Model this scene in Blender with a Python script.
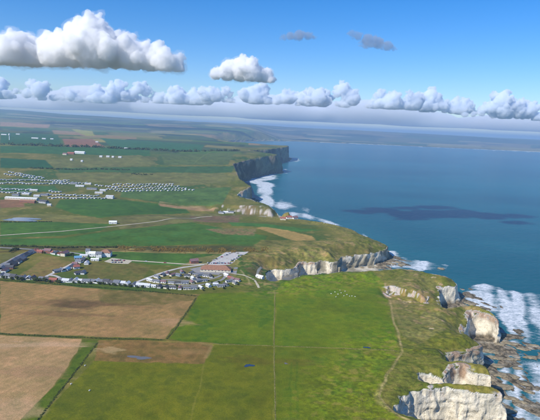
import bpy, bmesh, math, random
import numpy as np
from mathutils import Matrix, Vector

# ------------------------------------------------------------------ camera, sky, sun, exposure
for o in list(bpy.data.objects): bpy.data.objects.remove(o)
S = bpy.context.scene
COL = S.collection
F, CX, CY, H = 500., 270., 210., 260.
PITCH, ROLL = math.radians(9.455), math.radians(2.58)
FW = np.array([0, math.cos(PITCH), -math.sin(PITCH)])
U0 = np.array([0, math.sin(PITCH), math.cos(PITCH)])
R0 = np.array([1., 0, 0])
RT = math.cos(ROLL)*R0 + math.sin(ROLL)*U0
UP = -math.sin(ROLL)*R0 + math.cos(ROLL)*U0
cd = bpy.data.cameras.new('camera'); cam = bpy.data.objects.new('camera', cd); COL.objects.link(cam)
cam.matrix_world = Matrix(((RT[0], UP[0], -FW[0], 0), (RT[1], UP[1], -FW[1], 0), (RT[2], UP[2], -FW[2], H), (0, 0, 0, 1)))
cd.sensor_width = 36; cd.lens = 36*F/540; cd.clip_start = 1; cd.clip_end = 300000
S.camera = cam

SUN_EL, SUN_AZ = 40., 229.      # azimuth clockwise from +Y (the view direction): behind and to the left
se, sa = math.radians(SUN_EL), math.radians(SUN_AZ)
SUND = np.array([math.sin(sa)*math.cos(se), math.cos(sa)*math.cos(se), math.sin(se)])
W = bpy.data.worlds.new('World'); S.world = W; W.use_nodes = True
nt = W.node_tree; nt.nodes.clear()
sky = nt.nodes.new('ShaderNodeTexSky'); sky.sky_type = 'NISHITA'; sky.sun_disc = False
sky.sun_elevation = se; sky.sun_rotation = sa
sky.altitude = 300; sky.air_density = 1.0; sky.dust_density = 0.5; sky.ozone_density = 3.0
hs = nt.nodes.new('ShaderNodeHueSaturation'); hs.inputs['Saturation'].default_value = 1.45
sm = nt.nodes.new('ShaderNodeMix'); sm.data_type = 'RGBA'; sm.blend_type = 'MULTIPLY'; sm.inputs[0].default_value = 1; sm.inputs[7].default_value = (.90, .95, 1.16, 1)
bg = nt.nodes.new('ShaderNodeBackground'); bg.inputs[1].default_value = 0.135
wo = nt.nodes.new('ShaderNodeOutputWorld')
nt.links.new(sky.outputs[0], hs.inputs['Color']); nt.links.new(hs.outputs[0], sm.inputs[6]); nt.links.new(sm.outputs[2], bg.inputs[0]); nt.links.new(bg.outputs[0], wo.inputs[0])
sl = bpy.data.lights.new('sun', 'SUN'); sun = bpy.data.objects.new('sun', sl); COL.objects.link(sun)
sl.energy = 5.0; sl.angle = math.radians(0.53); sl.color = (1.0, 0.95, 0.87)
sun.rotation_euler = Vector(SUND).to_track_quat('Z', 'Y').to_euler()
vs = S.view_settings; vs.view_transform = 'Standard'; vs.look = 'None'; vs.exposure = 0; vs.gamma = 1
vs.use_curve_mapping = False
S.cycles.use_denoising = True
S.cycles.max_bounces = 24; S.cycles.volume_bounces = 24; S.cycles.transparent_max_bounces = 16
S.cycles.diffuse_bounces = 3; S.cycles.glossy_bounces = 2

# ------------------------------------------------------------------ maths
def _h(ix, iy, iz, s):
    n = (ix.astype(np.int64)*73856093) ^ (iy.astype(np.int64)*19349663) ^ (iz.astype(np.int64)*83492791) ^ (s*2654435)
    n = (n ^ (n >> 13))*1274126177 & 0x7fffffff
    n = (n ^ (n >> 16))*668265263 & 0x7fffffff
    return ((n >> 3) & 0xffff)/65535.*2 - 1
def vn3(x, y, z, s=0):
    x, y, z = np.broadcast_arrays(np.asarray(x, float), np.asarray(y, float), np.asarray(z, float))
    ix, iy, iz = np.floor(x).astype(np.int64), np.floor(y).astype(np.int64), np.floor(z).astype(np.int64)
    fx, fy, fz = x-ix, y-iy, z-iz
    fx, fy, fz = fx*fx*fx*(fx*(fx*6-15)+10), fy*fy*fy*(fy*(fy*6-15)+10), fz*fz*fz*(fz*(fz*6-15)+10)
    r = 0
    for a in (0, 1):
        for b in (0, 1):
            for c in (0, 1):
                w = (fx if a else 1-fx)*(fy if b else 1-fy)*(fz if c else 1-fz)
                r = r + w*_h(ix+a, iy+b, iz+c, s)
    return r
def vn(x, y, s=0):
    x, y = np.broadcast_arrays(np.asarray(x, float), np.asarray(y, float))
    ix, iy = np.floor(x).astype(np.int64), np.floor(y).astype(np.int64)
    fx, fy = x-ix, y-iy
    fx, fy = fx*fx*fx*(fx*(fx*6-15)+10), fy*fy*fy*(fy*(fy*6-15)+10)
    z = np.zeros_like(ix)
    return ((1-fx)*(1-fy)*_h(ix, iy, z, s)+fx*(1-fy)*_h(ix+1, iy, z, s)+(1-fx)*fy*_h(ix, iy+1, z, s)+fx*fy*_h(ix+1, iy+1, z, s))
def fbm(x, y, o=4, s=0):
    r = 0; a = 1.; t = 0
    for k in range(o):
        r = r + a*vn(x*2**k+17.3*k, y*2**k-9.1*k, s+k); t += a; a *= .5
    return r/t*1.5
def fbm3(x, y, z, o=3, s=0):
    r = 0; a = 1.; t = 0
    for k in range(o):
        r = r + a*vn3(x*2**k+17.3*k, y*2**k-9.1*k, z*2**k, s+k); t += a; a *= .5
    return r/t*1.5
def sst(a, b, x):
    t = np.clip((x-a)/(b-a), 0, 1); return t*t*(3-2*t)
def lin(r, g, b):
    f = lambda c: (c/255/12.92 if c <= 10 else ((c/255+.055)/1.055)**2.4)
    return np.array([f(r), f(g), f(b)])
def inpoly(x, y, P):
    r = np.zeros(x.shape, bool); n = len(P)
    for i in range(n):
        (x1, y1), (x2, y2) = P[i], P[(i+1) % n]
        if y1 == y2: continue
        c = ((y1 > y) != (y2 > y)) & (x < (x2-x1)*(y-y1)/(y2-y1)+x1)
        r ^= c
    return r
def dline(x, y, P, closed=False):
    d = np.full(x.shape, 1e18); n = len(P)
    for i in range(n if closed else n-1):
        (x1, y1), (x2, y2) = P[i], P[(i+1) % n]
        dx, dy = x2-x1, y2-y1; l2 = dx*dx+dy*dy+1e-9
        t = np.clip(((x-x1)*dx+(y-y1)*dy)/l2, 0, 1)
        d = np.minimum(d, (x-x1-t*dx)**2+(y-y1-t*dy)**2)
    return np.sqrt(d)

# ------------------------------------------------------------------ the lie of the land
UK = np.array([-.62, -.5, -.38, -.26, -.14, 0, .16, .36, .56, .9])
RZ = np.array([395, 375, 330, 300, 304, 268, 262, 226, 206, 190.])
def h0(x, y):
    x, y = np.asarray(x, float), np.asarray(y, float)
    u = x/np.maximum(y, 1)
    h = 38 + 66*sst(1350, 2800, y - .12*np.minimum(x+200, 0))
    vx = sst(-420, -120, x); bx = sst(-220, -60, x)
    h = h - 21*vx*sst(1130, 1270, y)*(1-sst(1352-40*(1-bx), 1390+70*(1-bx), y+.15*x+14*vn(x/22, y/40, 12))) - 4*vx*sst(1340, 1450, y)*(1-sst(1500, 1700, y))
    ridge = np.interp(u, UK, RZ) + 16*fbm(x/1900, y/2600, 3, 5)
    t = sst(6500, 13500, y)
    left = 1 - sst(-600, 200, x)
    far = h*(1-t)+ridge*t
    bay = 12 + (ridge-12)*sst(10300, 15500, y)
    h = np.where(y > 6500, far*left+(1-left)*np.where(y > 9600, bay, h), h)
    return h + 1.6*fbm(x/160, y/160, 2, 3)*sst(300, 900, y) + 9*fbm(x/900, y/900, 2, 8)*sst(1500, 3000, y)*(1-sst(.9, 1, np.where((y < 5200) & (x > -350), 1, 0)))
def ray(px, py):
    d = FW + RT*(px-CX)/F - UP*(py-CY)/F
    return d
def at(px, py, z=None):
    d = ray(px, py)
    if z is not None:
        t = (z-H)/d[2]; return float(t*d[0]), float(t*d[1])
    a, b = 200., 40000.
    for k in (260, 40, 24):
        ts = np.geomspace(a, b, k)
        f = H+ts*d[2]-h0(ts*d[0], ts*d[1])
        i = int(np.argmax(f < 0)) if (f < 0).any() else len(ts)-1
        i = max(i, 1); a, b = ts[i-1], ts[i]
    return float(a*d[0]), float(a*d[1])

def Q(px, py, z, sw=8): return at(px, py, z)+(z, sw)
COAST = [(600, -2500, 34, 10), (430, 180, 34, 10), (300, 285, 34, 10), (210, 322, 34, 8),
  Q(425, 421, 35), Q(397, 412, 36), Q(394, 406, 36), Q(400, 399, 36), Q(412, 390.5, 36), Q(423, 388.5, 36, 6),
  Q(447, 387, 36, 6), Q(467, 391, 35, 6), Q(490, 394, 34, 6), Q(503, 396, 33, 5),
  Q(502, 393.5, 33, 5), Q(491, 388.5, 34, 6), Q(467, 384.5, 35, 6), Q(442, 383, 35.5, 6), Q(430, 384, 36, 8), Q(418, 380, 36, 8),
  Q(418, 371, 36, 8), Q(430, 373, 35, 8), Q(443, 379, 33, 8), Q(447, 376, 34, 8), Q(454, 367, 37, 6), Q(462, 365.5, 37, 6), Q(477, 374, 34, 6), Q(489, 375.5, 33, 5), Q(491, 377, 33, 5),
  Q(488, 371, 32, 5), Q(476, 367, 32, 6), Q(460, 363.5, 33, 8), Q(449, 362, 33, 10),
  Q(447, 355, 32, 15), Q(458, 354, 31, 15), Q(467, 352, 30, 15), Q(477, 349, 29, 18), Q(481, 346.5, 28, 18),
  Q(477, 343, 27, 20), Q(470, 339, 27, 25), Q(464, 336, 26, 25), Q(463, 331, 22, 35), Q(466, 322, 25, 30), Q(469, 312.5, 27, 26), Q(482, 314.5, 26, 20), Q(493, 319.5, 25, 16), Q(498, 324, 24, 14),
  Q(499, 321, 24, 14), Q(492, 314.5, 25, 18), Q(480, 310, 26, 22), Q(466, 307, 27, 24), Q(452, 308, 28, 26), Q(444, 309.5, 28, 26),
  Q(441, 305, 24, 40), Q(440, 300, 22, 45), Q(440, 288, 26, 40), Q(448, 287, 27, 30), Q(457, 287, 26, 25), Q(459, 284.5, 26, 25),
  Q(454, 279.5, 28, 30), Q(444, 276, 30, 30), Q(432, 274, 32, 30), Q(413, 269.5, 35, 25), Q(398, 268.5, 36, 20),
  Q(373, 270.5, 37, 15), Q(336, 272, 37.5, 12), Q(303, 275, 38, 12), Q(288, 280, 36, 15), Q(277, 283, 30, 30), Q(268, 280, 25, 40), Q(266, 273, 28, 30),
  Q(271, 270, 23, 40), Q(281, 270.4, 23, 40), Q(292, 269, 22, 45), Q(298, 267.5, 22, 45), Q(301, 263, 22, 45), Q(316, 263, 22, 45), Q(320, 261.5, 22, 45), Q(330, 262, 23, 45), Q(337, 261.8, 23, 45), Q(341, 257.5, 23, 45), Q(352, 256, 23, 45), Q(360, 254.6, 23, 45), Q(372, 253.5, 23, 50), Q(386, 249.5, 22, 55),
  Q(388, 247, 22, 60), Q(381, 243, 22, 60), Q(371, 238.5, 26, 60), Q(361, 234.5, 25, 60), Q(350, 229.5, 24, 60), Q(335, 224.5, 22, 60), Q(320, 221.5, 18, 40), Q(305, 219.8, 12, 40), Q(297, 218.8, 10, 40), Q(288, 217, 10, 40),
  Q(280, 217.5, 12, 30), Q(277, 211, 26, 30), Q(268.5, 204.5, 32, 40), Q(263, 202.5, 34, 50), Q(255, 201, 34, 70), Q(250, 199, 34, 80),
  Q(243, 197.5, 38, 80), Q(237, 194.5, 44, 70), Q(243, 191, 47, 60), Q(249, 187.3, 49, 50), Q(250.5, 186.3, 49, 50), Q(247, 183.5, 54, 70), Q(239, 178, 66, 90),
  Q(234, 164, 84, 80), Q(250, 159.5, 90, 60), Q(260, 157.5, 95, 50), Q(270, 156, 98, 50), Q(275.5, 155.5, 100, 50), (45, 2950, 100, 50), (-170, 3330, 100, 60),
  Q(268, 149.5, 104, 60), Q(280, 148, 106, 50), Q(287, 147, 108, 50), (135, 4350, 106, 50), (-250, 5000, 70, 300), (-600, 6300, 45, 400), (-620, 7800, 25, 300), (-250, 9000, 14, 300), (350, 9750, 12, 400),
  (1500, 10050, 12, 500), (3200, 10150, 12, 500), (5400, 10050, 12, 500), (8000, 9900, 12, 500), (20000, 9800, 12, 500)]
CLOSE = [(90000, 9000), (90000, 90000), (-90000, 90000), (-90000, -2500)]
CO = np.array(COAST)
def coast_sdf(x, y):
    """signed distance to the cliff edge (+ inland), nearest point, edge height and slope width there"""
    x, y = np.asarray(x, float).ravel(), np.asarray(y, float).ravel()
    d2 = np.full(x.shape, 1e18); nx = np.zeros_like(x); ny = np.zeros_like(x); zt = np.zeros_like(x); sw = np.zeros_like(x)
    for i in range(len(CO)-1):
        x1, y1, z1, w1 = CO[i]; x2, y2, z2, w2 = CO[i+1]
        dx, dy = x2-x1, y2-y1; l2 = dx*dx+dy*dy+1e-9
        t = np.clip(((x-x1)*dx+(y-y1)*dy)/l2, 0, 1)
        qx, qy = x1+t*dx, y1+t*dy
        e = (x-qx)**2+(y-qy)**2; m = e < d2
        d2 = np.where(m, e, d2); nx = np.where(m, qx, nx); ny = np.where(m, qy, ny)
        zt = np.where(m, z1+t*(z2-z1), zt); sw = np.where(m, w1+t*(w2-w1), sw)
    d = np.sqrt(d2)
    ins = inpoly(x, y, [tuple(c[:2]) for c in COAST]+CLOSE)
    return np.where(ins, d, -d), nx, ny, zt, sw
def warp(x, y):
    s = np.clip(np.hypot(x, y)/600, .8, 12)
    a = 2.1*s
    return (x+a*fbm(x/(14*s), y/(14*s), 3, 21)+.5*a*vn(x/(4*s), y/(4*s), 23),
            y+a*fbm(x/(14*s)+50, y/(14*s), 3, 22)+.5*a*vn(x/(4*s), y/(4*s), 24))
_a, _b = at(384, 286, 38), at(441, 296, 34)
SCP = np.array(_a); SCL = math.hypot(_b[0]-_a[0], _b[1]-_a[1]); SCU = (np.array(_b)-SCP)/SCL; SCH = 9.
def land_z(x, y, d=None, zt=None, sw=None):
    if d is None:
        wx, wy = warp(x, y); d, _, _, zt, sw = coast_sdf(wx, wy)
    hh = h0(x, y)
    t = sst(-.15, 1, np.clip(d/np.maximum(sw, 1), 0, 1))
    lump = sst(0, 14, d)*(1-sst(20, 95, d))
    rough = lump*(2.2*fbm(x/22, y/22, 3, 31)) * (sw > 11) * (np.hypot(x, y) < 2500)
    sx_, sy_ = x-SCP[0], y-SCP[1]; al, ac = sx_*SCU[0]+sy_*SCU[1], -(-sx_*SCU[1]+sy_*SCU[0])+9*vn(x/17, y/17, 14)+4*vn(x/6, y/6, 15)
    dep = SCH*sst(-1, 6, ac)*(1-sst(16, 62, ac))*sst(-12, 12, al)*(1-sst(SCL-14, SCL+14, al))
    return zt+(hh-zt)*t + rough - dep*sst(6, 26, d)

# ------------------------------------------------------------------ terrain sheet
us = np.concatenate([np.linspace(-1.0, -.66, 40, endpoint=False), np.linspace(-.66, .64, 760, endpoint=False), np.linspace(.64, 1.0, 40)])
ys = [255.]
while ys[-1] < 32000:
    y = ys[-1]
    k = 1.15*y*y/(222*950)
    if 345 < y < 640: k *= .62
    if 790 < y < 1000: k *= .5
    k = min(k, y*.0075 if y < 4600 else y*.016)
    ys.append(y+k)
ys = np.array(ys)
GX = (us[None, :]*ys[:, None]); GY = np.repeat(ys[:, None], len(us), 1)
NR, NC = GX.shape
x, y = GX.ravel().copy(), GY.ravel().copy()
dyr = np.repeat(np.gradient(ys)[:, None], NC, 1).ravel()
SEAP = [at(p, q, 0) for p, q in ((560, 300), (470, 272), (400, 256), (380, 236), (330, 216), (290, 206), (282, 190), (296, 165), (300, 150), (420, 154), (560, 162), (700, 172), (900, 330))]
KEEP = np.nonzero(~inpoly(x, y, SEAP))[0]          # open water needs no sea bed
x, y, dyr = x[KEEP], y[KEEP], dyr[KEEP]
wx, wy = warp(x, y)
D, NX, NY, ZT, SW = coast_sdf(wx, wy)
k_ = D > -75-.01*y
KEEP, x, y, dyr, wx, wy, D, NX, NY, ZT, SW = [a_[k_] for a_ in (KEEP, x, y, dyr, wx, wy, D, NX, NY, ZT, SW)]
rng = np.hypot(x, y)
Z0 = land_z(x, y, np.maximum(D, 0), ZT, SW)
Zc = np.clip(13*dyr/.5, 12, 16); Zc = np.where(rng > 640, np.clip(rng/45, 14, 70), Zc)     # band of grid that is gathered onto the cliff face
cw = np.clip(.16*Z0, 2, 14)                    # plan width of the face
T = np.clip(-D/Zc, 0, 1)
Dn = np.where(D >= 0, D, np.where(D > -Zc, -cw*T, -cw-(D < -Zc)*np.clip((-D-Zc)/(2*Zc), 0, 1)*(3*Zc-cw)))
Dn = np.where(D < -3*Zc, D, Dn)
sg = np.where(D >= 0, 1., -1.)
gx, gy = (wx-NX)*sg, (wy-NY)*sg
gl = np.hypot(gx, gy)+1e-6; gx /= gl; gy /= gl
x2 = x+gx*(Dn-D); y2 = y+gy*(Dn-D)
# face: steep, ledged; then the wave-cut platform
foot = np.clip(1.2+1.5*fbm(x/18, y/18, 2, 41), .2, 3)
prof = T+.10*np.sin(T*math.pi)*vn(x/9, y/9, 42)
z = np.where(D >= 0, Z0, Z0*(1-prof)+foot*prof)
face = ((T > 0) & (T < 1)).astype(float)
near = (1-sst(1000, 1700, rng))
rk = fbm3(x2/7, y2/7, z/5, 3, 51)*1.5 + 1.3*vn3(x2/30, y2/30, z/3.2, 55) + .6*np.abs(vn3(x2/5, y2/5, z/40, 57)) + .8*np.round(1.5*vn3(x2/4.5, y2/4.5, z/2.6, 56))/1.5
am = face*np.sin(np.clip(T, 0, 1)*math.pi)**.5*near
x2 += -gx*rk*am*.9; y2 += -gy*rk*am*.9
far = sst(1000, 1700, rng)
bt = (fbm3(x/90, y/90, z/45, 3, 58)*15+6*vn(x/28, y/28, 59))*face*far*np.sin(T*math.pi)**.7*sst(900, 2200, rng)
x2 += -gx*bt; y2 += -gy*bt
off = np.maximum(-D-Zc, 0)
plat = .9 - off*np.where(rng < 720, .028, .045) + .95*fbm(x/11, y/17, 3, 61) + .5*np.sign(vn(x/5+y/14, y/23, 63))*np.abs(vn(x/5+y/14, y/23, 63))**.5
plat = np.where(rng < 1100, plat, 1.0-off*.06+.5*fbm(x/20, y/20, 2, 62))
plat = np.where(rng > 4500, .5-off*.01, plat)
plat = np.where((x < 225) & (y > 700) & (y < 1030), plat*.4+1.5-.012*np.maximum(x-120, 0), plat)
z = np.where(T >= 1, np.minimum(foot, foot*np.exp(-off/4)+plat*(1-np.exp(-off/4))), z)
z = np.maximum(z, -4)
# vertical relief of turf near the edge and small humps in the rough ground
z += np.where(D > 0, .35*fbm(x/6, y/6, 2, 66)*(1-sst(40, 90, D))*near, 0)

# ------------------------------------------------------------------ what covers it: ground colour, with some haze and cliff shade painted in
V = len(x)
C = np.zeros((V, 3))
def base(c): return np.asarray(c)*1.0
nA = fbm(x/70, y/95, 4, 71); nB = fbm(x/18, y/18, 3, 72); nC_ = fbm(x/260, y/420, 3, 73)
g1, g2, g3, g4 = lin(98, 112, 34), lin(128, 122, 52), lin(70, 104, 36), lin(150, 134, 72)
def mix(a, b, t): t = np.clip(t, 0, 1)[:, None]; return a*(1-t)+b*t
C = mix(np.repeat(g1[None], V, 0), g2, sst(-.35, .5, nA))
C = mix(C, g3, sst(.1, .7, nC_))
C = mix(C, g4, sst(.35, .95, nB+.4*nA)*.7)
# far patchwork of fields, strips running across the view
fy = np.log(np.maximum(y, 1))*9.0 + .22*vn(x/2600, y/2600, 81); row = np.floor(fy)
fx = x/(y*.11)+_h(row, row*0+3, row*0, 5)*7+ .25*vn(x/900, y/1500, 82); colm = np.floor(fx)
hv = _h(row.astype(np.int64), colm.astype(np.int64), np.zeros(V, np.int64), 9)*.5+.5
pal = [lin(60, 108, 48), lin(82, 124, 52), lin(108, 124, 62), lin(142, 134, 78), lin(58, 92, 56), lin(92, 118, 56), lin(160, 132, 92), lin(76, 116, 44), lin(122, 120, 66), lin(66, 100, 62), lin(168, 156, 84)]
pc = np.array(pal)[np.clip((hv*len(pal)).astype(int), 0, len(pal)-1)]
fe = np.minimum(np.minimum(fy-row, row+1-fy), np.minimum(fx-colm, colm+1-fx)*1.)
pf = sst(1500, 2500, y+.6*x)*.85*sst(-.3, .1, -nC_*0+.4) 
coastal = sst(30, 260, D)
C = mix(C, pc, pf*coastal)
hedge_far = (sst(.06, .03, fe))*pf*sst(0, .35, fbm(x/300, y/500, 2, 85)+.25)
C = mix(C, lin(46, 66, 40), hedge_far*.8*coastal)
wood = sst(.42, .6, fbm(x/(y*.10), y/(y*.10)*0+np.log(np.maximum(y, 1))*11, 3, 86))*sst(2600, 4000, y)
C = mix(C, lin(40, 62, 42), wood*.85*coastal)
C = mix(C, lin(84, 112, 108), sst(8000, 13000, y)*.5)  # distance haze painted in: far ground turned blue-grey
C = mix(C, lin(44, 66, 54), sst(.25, .5, fbm(x/(y*.16), np.log(np.maximum(y, 1))*22, 3, 88))*sst(5500, 8500, y)*.7*coastal)
C = mix(C, lin(168, 160, 128), sst(.45, .6, fbm(x/(y*.10)+30, np.log(np.maximum(y, 1))*26, 2, 89))*sst(6000, 9000, y)*.6*coastal)

def wp(poly): return [at(*p) for p in poly]
REG = np.zeros(V, np.int32); REGN = ['ground']
def paint(poly, col, soft=1.0, mott=.25, name=None, scale=24., col2=None):
    """lay one field: polygon corners on the ground, edge softened by about `soft` metres per 600 m"""
    global C
    P = wp(poly); py0 = poly[0][1]
    X = np.array(P); m = (x > X[:, 0].min()-60) & (x < X[:, 0].max()+60) & (y > X[:, 1].min()-150) & (y < X[:, 1].max()+150)
    i = np.nonzero(m)[0]
    xx, yy = x[i]+1.2*vn(x[i]/9, y[i]/9, 91)*soft, y[i]+1.6*vn(x[i]/9, y[i]/9, 92)*soft
    d = dline(xx, yy, P, True); d = np.where(inpoly(xx, yy, P), d, -d)
    s = soft*rng[i]/600
    a = sst(-s, s, d)*(D[i] > -.5)
    n = fbm(x[i]/scale, y[i]/scale, 3, 95+len(REGN))
    n = n+.45*fbm(x[i]/5.5, y[i]/5.5, 2, 96)*(rng[i] < 1100)
    c = lin(*col)[None]*(1+mott*n)[:, None]
    if name == 'ploughed_field' and py0 > 250:      # cultivation lines along the slanting field edge
        w_ = (x[i]*.861-y[i]*.508)+1.2*vn(x[i]/40, y[i]/40, 94)
        c = c*(1+.055*np.sin(w_*2*math.pi/7.5)+.035*np.sin(w_*2*math.pi/3.1)*vn(x[i]/30, y[i]/30, 93))[:, None]
    if col2 is not None: c = mix(c, lin(*col2), sst(.0, .7, n))
    C[i] = C[i]*(1-a[:, None])+c*a[:, None]
    if name:
        REGN.append(name); REG[i[(a > .5)]] = len(REGN)-1
def stroke(line, col, w, a=1., soft=.6, jit=.0):
    """a worn line on the ground (track, furrow, ditch), w metres wide"""
    global C
    P = wp(line); X = np.array(P)
    m = (x > X[:, 0].min()-w-20) & (x < X[:, 0].max()+w+20) & (y > X[:, 1].min()-w-40) & (y < X[:, 1].max()+w+40)
    i = np.nonzero(m)[0]
    d = dline(x[i]+1.5*vn(x[i]/14, y[i]/14, 97), y[i]+1.5*vn(x[i]/14, y[i]/14, 98), P)
    k = sst(w/2*(1+soft), w/2*(1-soft), d)*a*(1+jit*vn(x[i]/11, y[i]/11, 99))*(D[i] > 0)
    C[i] = mix(C[i], lin(*col), k)
def stain(px, py, rx, ry, col, a, s=1, ang=0.):
    global C
    cx, cy = at(px, py); ca, sa_ = math.cos(ang), math.sin(ang)
    m = (np.abs(x-cx) < 2.5*(rx+ry)) & (np.abs(y-cy) < 2.5*(ry+rx)); i = np.nonzero(m)[0]
    ex, ey = x[i]-cx, y[i]-cy
    q = np.hypot((ex*ca+ey*sa_)/rx, (-ex*sa_+ey*ca)/ry)+.45*fbm(x[i]/rx*1.6+s, y[i]/ry*1.6, 3, 101+s)
    C[i] = mix(C[i], lin(*col), sst(1.25, .55, q)*a)

# --- middle distance, far to near
paint([(62, 138.8), (92, 139), (106, 147), (66, 147)], (152, 108, 78), 1, .15, 'ploughed_field')
paint([(0, 122), (50, 124.5), (48, 128), (0, 126)], (170, 135, 100), 1, .15)
paint([(52, 130), (90, 132), (88, 136), (54, 134)], (160, 132, 92), 1, .15)
paint([(72, 129), (92, 131), (95, 136), (86, 136)], (160, 158, 70), 1, .15)
paint([(100, 138), (205, 145), (200, 152), (112, 147)], (58, 112, 64), 1, .2, 'field')
paint([(0, 132), (58, 135), (62, 146), (0, 143)], (52, 104, 56), 1, .2, 'field')
paint([(0, 146), (150, 150), (150, 156), (0, 153)], (60, 110, 52), 1, .2, 'field')
paint([(45, 160), (140, 155), (160, 165), (60, 170)], (112, 122, 62), 1, .25)
paint([(0, 158), (45, 160), (55, 168), (0, 168)], (46, 98, 52), 1, .2, 'field')
paint([(55, 168), (235, 166), (232, 173), (60, 172)], (66, 106, 52), 1, .2, 'field')
paint([(55, 173), (225, 173), (228, 181), (190, 186), (60, 181)], (116, 122, 62), 1, .25)
paint([(160, 154), (235, 153), (228, 165), (165, 165)], (92, 116, 58), 1, .25)
paint([(0, 185), (55, 186), (60, 192), (0, 192)], (66, 112, 48), 1, .2)
paint([(0, 200), (22, 198), (25, 207), (0, 208)], (150, 112, 76), 1, .15)
paint([(60, 199.5), (110, 199), (185, 207), (190, 213), (100, 218), (75, 214), (55, 207)], (68, 112, 34), 1.2, .2, 'field')
paint([(122, 190), (182, 189), (232, 187), (222, 204), (160, 203), (120, 197)], (84, 120, 52), 1.2, .25, 'field')
paint([(158, 203), (216, 208), (214, 211), (160, 206)], (172, 140, 96), 1, .2)
paint([(52, 214), (95, 217), (112, 223), (60, 222), (0, 221), (0, 215)], (128, 124, 62), 1.2, .25)
paint([(0, 222), (60, 222), (112, 224), (100, 231), (60, 236), (0, 238)], (74, 116, 36), 1.2, .2, 'field')
paint([(62, 238), (118, 230), (190, 222), (212, 226), (268, 236), (262, 244), (150, 246), (0, 245), (0, 239)], (76, 118, 36), 1.2, .22, 'field', 30, (74, 124, 46))
paint([(110, 218), (200, 214), (222, 214), (205, 221), (120, 229)], (120, 118, 62), 1.2, .3)
paint([(190, 216), (240, 215), (238, 223), (194, 222)], (132, 108, 76), 1.2, .3, None, 12, (112, 110, 60))
paint([(205, 229), (240, 228), (256, 229), (254, 236), (222, 234)], (150, 128, 82), 1.5, .35, None, 10, (100, 120, 56))
paint([(256, 228), (270, 226), (312, 236), (318, 242), (300, 243)], (178, 150, 84), 1.2, .15, 'field', 30)
paint([(228, 222), (268, 224), (320, 230), (300, 232), (265, 227), (232, 226)], (74, 124, 48), 1.2, .2, 'field')
paint([(0, 246), (130, 246.5), (262, 246), (258, 251), (130, 251), (0, 250)], (92, 92, 44), 1., .3)
paint([(90, 249), (120, 247.5), (150, 250), (235, 253), (215, 258), (130, 254)], (152, 138, 78), 1.2, .25)
paint([(30, 252), (130, 252), (240, 255), (238, 262), (200, 268), (125, 262), (55, 256)], (76, 118, 38), 1.2, .25, 'field')
paint([(0, 254), (20, 253), (14, 262), (0, 266)], (108, 108, 52), 1.2, .25)
paint([(18, 276), (46, 257), (72, 262), (70, 266), (52, 277)], (142, 124, 66), 1.2, .25, 'field', 14, (120, 116, 56))
paint([(90, 281), (84, 268), (92, 263), (130, 262), (150, 268), (140, 282)], (126, 118, 56), 1.2, .25, 'field', 16, (104, 112, 46))
paint([(150, 277), (190, 268), (205, 272), (196, 277), (176, 281)], (108, 122, 48), 1.2, .25)
paint([(262, 240), (330, 240), (372, 243), (382, 250), (340, 256), (300, 262), (262, 262), (245, 262), (250, 248)], (112, 116, 50), 2, .3, None, 16, (138, 126, 66))
paint([(305, 250), (325, 249), (330, 258), (306, 259)], (136, 130, 66), 1.2, .2)
stroke([(160, 202), (200, 207), (218, 209)], (196, 165, 120), 6, .7)
stroke([(0, 252), (60, 249), (160, 251), (262, 252)], (92, 74, 34), 9, .6, .6, .6)
# --- the village ground and the near fields
paint([(196, 258), (214, 255), (236, 258), (240, 262), (232, 276), (196, 284), (150, 284), (138, 281), (170, 272)], (124, 122, 66), 1., .3)
paint([(0, 281), (60, 285.5), (100, 289), (196, 297), (188, 309), (165, 339), (82, 336), (0, 333)], (170, 138, 84), .8, .10, 'ploughed_field', 40, (158, 128, 78))
paint([(98, 289), (200, 294.5), (195, 300), (150, 306), (100, 304)], (128, 114, 58), 1.6, .2, 'stubble_field', 14, (146, 122, 72))
paint([(0, 335), (82, 339), (77, 352), (58, 380), (20, 424), (-60, 440), (-60, 335)], (188, 154, 104), .8, .10, 'ploughed_field', 40, (174, 144, 96))
paint([(200, 294), (276, 290.5), (274, 345.5), (212, 343), (182, 341), (168, 338), (190, 309)], (100, 128, 14), .8, .16, 'pasture_field', 22, (82, 118, 16))
paint([(276, 290.5), (280, 284), (303, 276), (336, 273), (373, 271.5), (386, 284), (388, 302), (399, 350), (340, 348), (274, 345.5)], (106, 132, 14), .9, .18, 'pasture_field', 26, (94, 126, 14))
paint([(99, 340), (182, 341), (213, 343.5), (205, 364), (94, 361)], (146, 116, 62), 1., .2, 'bare_field', 12, (126, 106, 52))
paint([(94, 361), (205, 364), (212, 344), (274, 346), (275, 470), (-10, 470)], (112, 124, 20), .8, .16, 'pasture_field', 20, (100, 114, 22))
paint([(274, 346), (340, 348.5), (399, 351.5), (400, 356), (384, 384), (382, 400), (396, 416), (440, 430), (440, 470), (275, 470)], (106, 126, 18), .9, .18, 'pasture_field', 24, (92, 120, 20))
paint([(86, 340.5), (98, 342), (36, 424), (16, 424), (58, 382), (78, 354)], (92, 118, 26), .8, .2, 'field_margin', 10, (76, 104, 24))
paint([(384, 283), (412, 272), (440, 278), (432, 290), (398, 288)], (128, 126, 60), 1.5, .2, None, 16, (110, 116, 44))
paint([(388, 302), (402, 300), (420, 312), (416, 330), (404, 338)], (124, 122, 62), 1.2, .2, None, 14, (104, 110, 46))
paint([(404, 336), (424, 312), (446, 312), (444, 334), (420, 344)], (118, 120, 58), 1.5, .2, None, 14, (132, 126, 70))
paint([(420, 342), (446, 330), (470, 338), (476, 352), (450, 358), (412, 350)], (104, 114, 32), 1.5, .25, None, 9, (86, 102, 28))
paint([(398, 352), (448, 357), (450, 372), (418, 380), (392, 400), (384, 392)], (118, 122, 44), 1.5, .25, None, 9, (98, 110, 34))
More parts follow.
